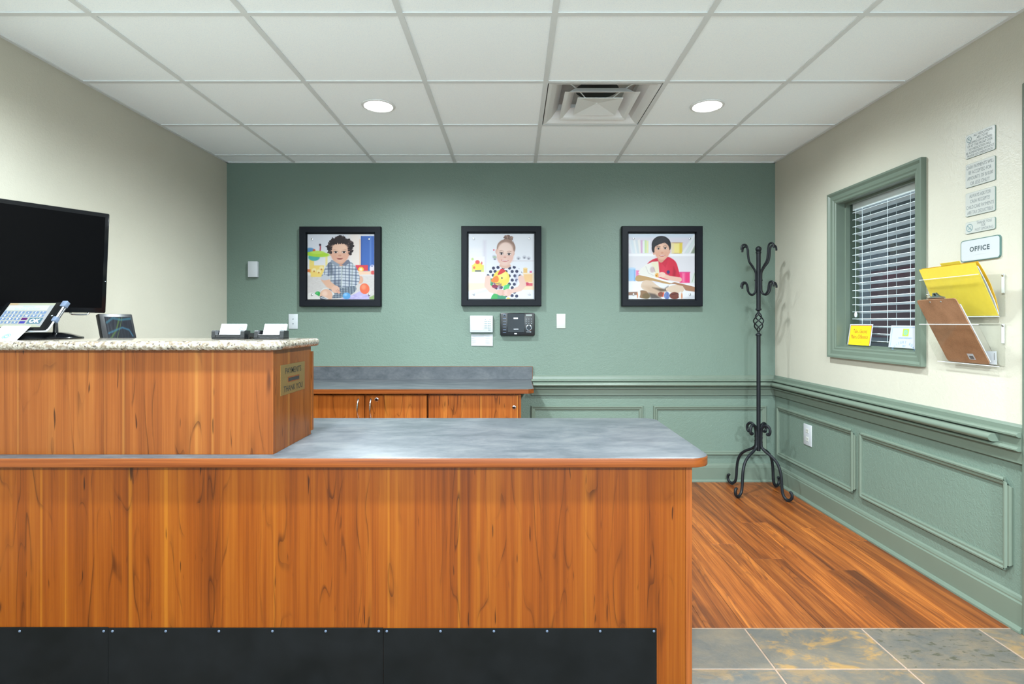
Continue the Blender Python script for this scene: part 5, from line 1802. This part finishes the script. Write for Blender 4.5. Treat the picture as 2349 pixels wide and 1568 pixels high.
vx, vy = (VX0 + VX1) / 2, (VY0 + VY1) / 2
vent = thing('ceiling_vent', (vx, vy, CEIL), 'square white stepped air diffuser in the drop ceiling', 'vent')


def frustum(b, h0, z0, h1, z1, th_=0.0012):
    vs = []
    for (h, z, o_) in ((h0, z0, 0), (h1, z1, 0), (h1 + th_, z1, 0), (h0 + th_, z0, 0)):
        vs += [(vx - h, vy - h, z), (vx + h, vy - h, z), (vx + h, vy + h, z), (vx - h, vy + h, z)]
    fs = []
    for (r0, r1) in ((0, 4), (4, 8), (8, 12), (12, 0)):
        for k in range(4):
            j = (k + 1) % 4
            fs.append((r0 + k, r0 + j, r1 + j, r1 + k))
    b.add(vs, fs)


b = MB()
frustum(b, 0.285, CEIL + 0.001, 0.268, CEIL + 0.004)
frustum(b, 0.268, CEIL + 0.004, 0.240, CEIL + 0.022)
frustum(b, 0.240, CEIL + 0.022, 0.205, CEIL + 0.062)
frustum(b, 0.205, CEIL + 0.062, 0.200, CEIL + 0.092)
b.build('outer_cone', M_VENT, vent)
b = MB()
frustum(b, 0.196, CEIL - 0.003, 0.176, CEIL + 0.002)
frustum(b, 0.176, CEIL + 0.002, 0.135, CEIL + 0.042)
b.build('middle_cone', M_VENT, vent)
b = MB()
h_, zq = 0.122, CEIL - 0.006
vs = [(vx - h_, vy - h_, zq), (vx + h_, vy - h_, zq), (vx + h_, vy + h_, zq), (vx - h_, vy + h_, zq), (vx, vy, zq + 0.022)]
vs2 = [(x_, y_, z_ + 0.003) for x_, y_, z_ in vs]
b.add(vs + vs2, [(1, 0, 4), (2, 1, 4), (3, 2, 4), (0, 3, 4), (5, 6, 9), (6, 7, 9), (7, 8, 9), (8, 5, 9), (0, 1, 6, 5), (1, 2, 7, 6), (2, 3, 8, 7), (3, 0, 5, 8)])
b.build('centre_plate', M_VENT, vent)
MB().lathe([(0.006, 0.016), (0.006, 0.0125), (0.0005, 0.012)], (vx, vy, CEIL - 0.0), 14).build('centre_screw', M_VENT, vent)

MB().lathe([(0.1195, 0.0885), (0.1195, 0.0895)], (vx, vy, CEIL), 32).build('duct_mouth', M_DUCTD, vent)
b = MB()
z0_, z1_ = CEIL + 0.050, CEIL + 0.054
b.box(vx - 0.30, vx + 0.30, vy - 0.30, vy + 0.30, z0_ + 0.04, z1_ + 0.04)
b.build('back_pan', M_DUCT, vent)
b = MB()
for sx_ in (-1, 1):
    for sy_ in (-1, 1):
        b.tube([(vx + sx_ * .06, vy + sy_ * .06, CEIL + 0.006), (vx + sx_ * .10, vy + sy_ * .10, CEIL + 0.03), (vx + sx_ * .155, vy + sy_ * .155, CEIL + 0.05), (vx + sx_ * .21, vy + sy_ * .21, CEIL + 0.052)], 0.003, 6)
b.build('support_arm', M_VENT, vent)

# ------------------------------------------------------------------ things on the raised counter
# touch-screen kiosk
R_ = Vector((1, 0, 0)); U_ = Vector((0, 0.081, 0.1021)).normalized(); N_ = R_.cross(U_)
TW, TH = 0.214, 0.131
TO = Vector((-1.876, 1.95, 1.1715))
fr = (TO, R_, U_, N_)
BCX, BCY = -1.767, 2.052
kk = thing('touch_kiosk', (BCX, BCY, GZ), 'lit check-in touch tablet on round black stand atop granite', 'tablet')
MB().lathe([(0.127, 0.0005), (0.128, 0.004), (0.126, 0.007), (0.105, 0.014), (0.080, 0.022), (0.050, 0.026), (0.030, 0.027)], (BCX, BCY, GZ), 40).build('round_base', M_BLACKG, kk)
MB().tube([(-1.715, 2.055, GZ + 0.020), (-1.715, 2.055, GZ + 0.060), (-1.735, 2.030, GZ + 0.075)], 0.0085, 12).build('post', M_BLACKP, kk)
MB().fbox(fr, 0, TW, 0, TH, -0.010, 0.0, 0.004).build('tablet_body', M_BLACKG, kk)
SW_, SH_ = 0.168, 0.112
so = TO + R_ * 0.018 + U_ * 0.0125 + N_ * 0.0004
cv = Canvas(170, (206, 214, 206), 112)
cv.rect(-.1, .22, -.1, .12, (214, 196, 160), soft=.1); cv.rect(.22, 1.1, -.1, .10, (206, 214, 190), soft=.1)
cv.rect(-.1, 1.1, .90, 1.1, (206, 216, 190), soft=.05)
cv.rect(.02, .90, .10, .30, (232, 240, 250), soft=.006); cv.rect(.90, 1.1, .10, .95, (198, 206, 210), soft=.02)
cv.rect(-.1, .05, .30, .90, (186, 204, 224), soft=.02)
for j in range(4):
    for i in range(6):
        if j >= 2 and i >= 4: continue
        if i == 3 and j == 2: col = (110, 60, 130)
        elif i == 3 and j == 3: col = (84, 84, 190)
        else: col = (134, 166, 208)
        cv.rect(.02 + i * .155, .145 + i * .155, .345 + j * .135, .445 + j * .135, col)
cv.rect(.65, .94, .615, .86, (110, 150, 170))
sc = cv.sheet('screen', (so, R_, U_, N_), SW_, SH_, M_PRINTS, kk)
sc['label'] = 'lit check-in screen with number keys'
M_SCRTXT = plain('screen_text_blue', C(100, 130, 180), rough=0.3, grain=0.0, emit=C(100, 130, 180), estr=0.4)
M_SCRWHT = plain('screen_text_white', C(240, 246, 250), rough=0.3, grain=0.0, emit=C(240, 246, 250), estr=0.5)
b = MB()
text_into(b, 'Welcome!', so + R_ * (SW_ * .46) + U_ * (SH_ * .86) + N_ * 0.0002, R_, U_, 0.0075, 0.05, 1.0)
text_into(b, 'Sun, Aug 5, 10:34AM', so + R_ * (SW_ * .46) + U_ * (SH_ * .755) + N_ * 0.0002, R_, U_, 0.0075, 0.095, 1.0)
b.build('lettering', M_SCRTXT, sc)
b = MB()
for j, row in enumerate(('123\u2022?*', '456NVR', '789', '+0<')):
    for i, ch in enumerate(row):
        text_into(b, ch, so + R_ * (SW_ * (.0825 + i * .155)) + U_ * (SH_ * (1 - .395 - j * .135)) + N_ * 0.0002, R_, U_, 0.0078)
text_into(b, 'OK', so + R_ * (SW_ * .80) + U_ * (SH_ * (1 - .74)) + N_ * 0.0002, R_, U_, 0.017, None, 1.0, bold=0.02)
b.build('key_lettering', M_SCRWHT, sc)
b = MB()
wl = TO + R_ * (TW - 0.012) + U_ * (TH * .50) + N_ * 0.0003
for (a, c_) in ((-1, -1), (0.1, -1), (-1, .1), (.1, .1)):
    b.fbox((wl, R_, U_, N_), a * .0028, a * .0028 + .0025, c_ * .0028, c_ * .0028 + .0025, 0, 0.0002)
b.build('home_mark', M_SILVERL, kk)
frb = (TO, R_, U_, N_)
P = lambda a, c_, n_: TO + R_ * a + U_ * c_ + N_ * n_
b = MB()
b.tube(spline([P(0.0, -0.004, -0.003), P(0.10, -0.004, -0.003), P(TW - 0.01, -0.004, -0.003), P(TW + 0.002, 0.002, -0.003), P(TW + 0.005, 0.012, -0.003), P(TW + 0.005, 0.05, -0.003), P(TW + 0.005, TH - 0.02, -0.003)], 5), 0.0032, 10)
b.build('bracket_bar', M_SILVERL, kk)
MB().fbox(fr, TW - 0.002, TW + 0.013, 0.040, 0.060, -0.013, 0.004, 0.002).build('clamp', M_SILVER, kk)
MB().fbox(fr, TW - 0.006, TW + 0.013, TH - 0.022, TH + 0.003, -0.013, 0.004, 0.002).build('clamp', M_SILVER, kk)
MB().tube([P(TW + 0.009, 0.05, -0.009), P(TW + 0.009, TH - 0.02, -0.009)], 0.0035, 10).build('clamp_rod', M_BLACKP, kk)

# paper card leaning on the kiosk
pc = thing('counter_card', (-1.765, 1.90, GZ), 'white touch screen notice card with green seal before kiosk', 'card')
U2 = Vector((0, 0.058, 0.0495)).normalized(); N2 = R_.cross(U2)
O2 = Vector((-1.815, 1.893, GZ + 0.0008))
fr = (O2, R_, U2, N2)
MB().fbox(fr, 0, 0.1005, 0, 0.0745, -0.0007, 0).build('card_sheet', M_PAPER, pc)
b = MB()
for (s, v_, w_) in (('Touch Screen for', .067, .044), ('Adult Use Only', .059, .038), ('Thank You', .042, .028)):
    text_into(b, s, O2 + R_ * 0.062 + U2 * v_ + N2 * 0.0002, R_, U2, 0.0052, w_, 0.9, shear=0.2)
b.build('lettering', M_INK, pc)


def seal(b, fr, cx, cy, r):
    ring_into(b, cx, cy, fr, r, r * .80, 0.0004); ring_into(b, cx, cy, fr, r * .68, r * .42, 0.0004)
    bar_into(b, fr, (cx - r * .6, cy - r * .15), (cx - r * .05, cy - r * .35), r * .34, 0.0005)
    bar_into(b, fr, (cx - r * .35, cy + r * .3), (cx + r * .5, cy + r * .38), r * .20, 0.0005)


b = MB(); seal(b, fr, 0.052, 0.0195, 0.0135); b.build('seal', M_EMBLEM, pc)

# business card holders
CH_U = Vector((0, 0.42, 0.908)).normalized()


def card_holder(x0, x1, y_, label):
    t = thing('card_holder', ((x0 + x1) / 2, y_ + 0.025, GZ), label, 'card holder', 'black card holders on the granite')
    z0 = GZ + 0.0008
    b = MB()
    b.box(x0, x1, y_, y_ + 0.048, z0, z0 + 0.006, 0.001, 1)
    b.build('base_tray', M_BLACKP, t)
    MB().box(x0 + 0.0135, x1 - 0.0155, y_, y_ + 0.005, z0 + 0.006, z0 + 0.0165, 0.001, 1).build('front_lip', M_BLACKP, t)
    for (a, c_) in ((x0, x0 + 0.013), (x1 - 0.015, x1)):
        MB().prism([(y_ - 0.001, z0 + 0.006), (y_ + 0.046, z0 + 0.006), (y_ + 0.046, z0 + 0.030), (y_ + 0.006, z0 + 0.032), (y_ + 0.001, z0 + 0.028)], a, c_, lambda p, q, d: (d, p, q)).build('side_cheek', M_BLACKP, t)
    MB().box(x0 + 0.0132, x1 - 0.0152, y_ + 0.042, y_ + 0.046, z0 + 0.006, z0 + 0.040, 0.001, 1).build('back_rest', M_BLACKP, t)
    return t


def card_stack(x0, w, y_, label, side):
    z0 = GZ + 0.0075
    t = thing('business_cards', (x0 + w / 2, y_ + 0.02, z0), label, 'business cards', 'business cards in the holders')
    O = Vector((x0, y_ + 0.0195, z0 + 0.0008))
    U = CH_U; N = R_.cross(U)
    fr = (O, R_, U, N)
    MB().fbox(fr, 0, w, 0, 0.052, -0.006, 0).build('card_block', M_PAPER, t)
    b = MB()
    for k, (l_, v_) in enumerate(((.34, .042), (.36, .034), (.30, .029), (.22, .024), (.2, .009))):
        b.fbox(fr, w * .10, w * (.10 + l_), v_, v_ + (.0014 if k == 0 else .0008), 0, 0.0002)
    b.build('print_lines', M_INK, t)
    b = MB(); seal(b, fr, w * .82, 0.032, 0.0105); b.build('seal', M_EMBLEMB, t)


k2 = 1.99 / 1260
HX = lambda px: (px - 1179) * k2
card_holder(HX(485), HX(560.5), 1.99, 'black business card holder on granite nearer the screens')
card_stack(HX(492) + 0.004, 0.093, 1.99, 'white business cards with seal in left black holder', 0)
card_holder(HX(583), HX(650.5), 1.99, 'black business card holder near granite right end')
card_stack(HX(592) + 0.006, 0.083, 1.99, 'white business cards with seal in right black holder', 1)
ar = thing('arched_stand', (HX(572), 2.03, GZ), 'small black arched stand between the two card holders', 'stand')
pts = []
xa, xb = HX(563.5), HX(580.5)
xm_, rr_ = (xa + xb) / 2, (xb - xa) / 2
outer = [(xm_ + (rr_ + 0.002) * math.cos(math.radians(a)), GZ + 0.0008 + 0.022 * math.sin(math.radians(a))) for a in range(0, 181, 12)]
inner = [(xm_ + (rr_ - 0.006) * math.cos(math.radians(a)), GZ + 0.0008 + 0.009 * math.sin(math.radians(a))) for a in range(180, -1, -12)]
MB().prism(outer + inner, 2.005, 2.035, lambda a, z, d: (a, d, z)).build('arch', M_BLACKG, ar)

# ------------------------------------------------------------------ monitor turned towards the lobby, and small display behind it
mb_r = Vector((-1.768, 2.38, 1.2388))       # bottom right corner
Rm = Vector((0.542, 0.84, 0)).normalized()
Um = Vector((0.034, -0.022, 0.4245)).normalized()
Nm = Rm.cross(Um)
MW, MH = 0.62, 0.427
Om = mb_r - Rm * MW
fr = (Om, Rm, Um, Nm)
mt = thing('wall_monitor', (-2.0, 2.08, 1.2388), 'large black switched-off monitor on arm at left wall', 'monitor')
MB().fbox(fr, 0, MW, 0, MH, -0.038, 0, 0.005).build('casing', M_BLACKG, mt)
MB().fbox(fr, 0.017, MW - 0.017, 0.022, MH - 0.017, 0.0002, 0.0008).build('screen', M_SCREENOFF, mt)
MB().fbox(fr, MW - 0.009, MW - 0.006, 0.135, 0.139, 0.0002, 0.001).build('power_led', M_SILVERL, mt)
b = MB()
q0 = Om + Rm * (MW - 0.125) + Nm * -0.006
b.tube(spline([q0, q0 + Rm * 0.010 - Um * 0.007, q0 + Rm * 0.055 - Um * 0.007, q0 + Rm * 0.066], 4), 0.0035, 8)
b.build('logo_bar', M_CHROME, mt)
cb = Om + Rm * (MW * .40) + Um * (MH * .5)
MB().fbox((cb, Rm, Um, Nm), -0.05, 0.05, -0.05, 0.05, -0.05, -0.038).build('mount_plate', M_BLACKP, mt)
c1_ = cb + Nm * -0.05
wy = c1_.y + 0.03
MB().tube([c1_, c1_ + Nm * -0.02, Vector((XL + 0.012, wy, c1_.z))], 0.016, 10).build('arm', M_BLACKP, mt)
MB().box(XL + 0.0005, XL + 0.014, wy - 0.05, wy + 0.05, c1_.z - 0.10, c1_.z + 0.10, 0.002).build('wall_bracket', M_BLACKP, mt)

Rd = Vector((0.31, 0.95, 0)).normalized()
hN = Vector((0.95, -0.31, 0)).normalized()
Ud = (Vector((0, 0, 1)) * 0.97 - hN * 0.26).normalized()
Nd = Rd.cross(Ud)
DW, DH = 0.152, 0.215
top_r = Vector((-1.776, 2.555, 1.2375))
Od = top_r - Rd * DW - Ud * DH
fr = (Od, Rd, Ud, Nd)
sd_ = thing('small_display', (Od.x + 0.03, Od.y + 0.05, DZT), 'small dark tilted display with ribbon wallpaper behind the granite', 'monitor')
MB().fbox(fr, 0, DW, 0, DH, -0.022, 0, 0.004).build('casing', M_BLACKP, sd_)
cv = Canvas(90, (44, 50, 60), 120)
rs = np.random.RandomState(2)
for k in range(14):
    u_ = rs.uniform(-.1, 1.1)
    cv.line([(u_, -.1), (u_ + rs.uniform(-.35, .35), 1.1)], .012, (108, 120, 132), soft=.02, alpha=.35)
cv.line([(.1, .55), (.35, .35), (.55, .05)], .05, (110, 150, 70), soft=.03, alpha=.6)
cv.line([(.05, .15), (.3, .04), (.6, .08), (1, .05)], .06, (70, 130, 150), soft=.03, alpha=.7)
cv.line([(.05, .42), (.35, .34), (.6, .28), (.85, .34), (.95, .5)], .05, (70, 130, 160), soft=.03, alpha=.7)
cv.line([(.7, -.05), (.5, .3), (.3, .6)], .02, (120, 160, 80), soft=.02, alpha=.6)
cv.sheet('screen', (Od + Rd * 0.022 + Ud * 0.02 + Nd * 0.0005, Rd, Ud, Nd), DW - 0.034, DH - 0.034, M_PRINTD, sd_)
ctr = Od + Rd * (DW * .5) + Ud * (DH * .35) + Nd * -0.022
MB().tube([ctr, ctr + Nd * -0.03 + Vector((0, 0, -0.03)), Vector((ctr.x - 0.03, min(ctr.y, 2.40), DZT + 0.012))], 0.012, 12).build('stand_post', M_BLACKP, sd_)
MB().lathe([(0.075, 0.0008), (0.076, 0.006), (0.06, 0.012), (0.02, 0.016)], (ctr.x - 0.03, min(ctr.y, 2.40), DZT), 28).build('stand_base', M_BLACKP, sd_)
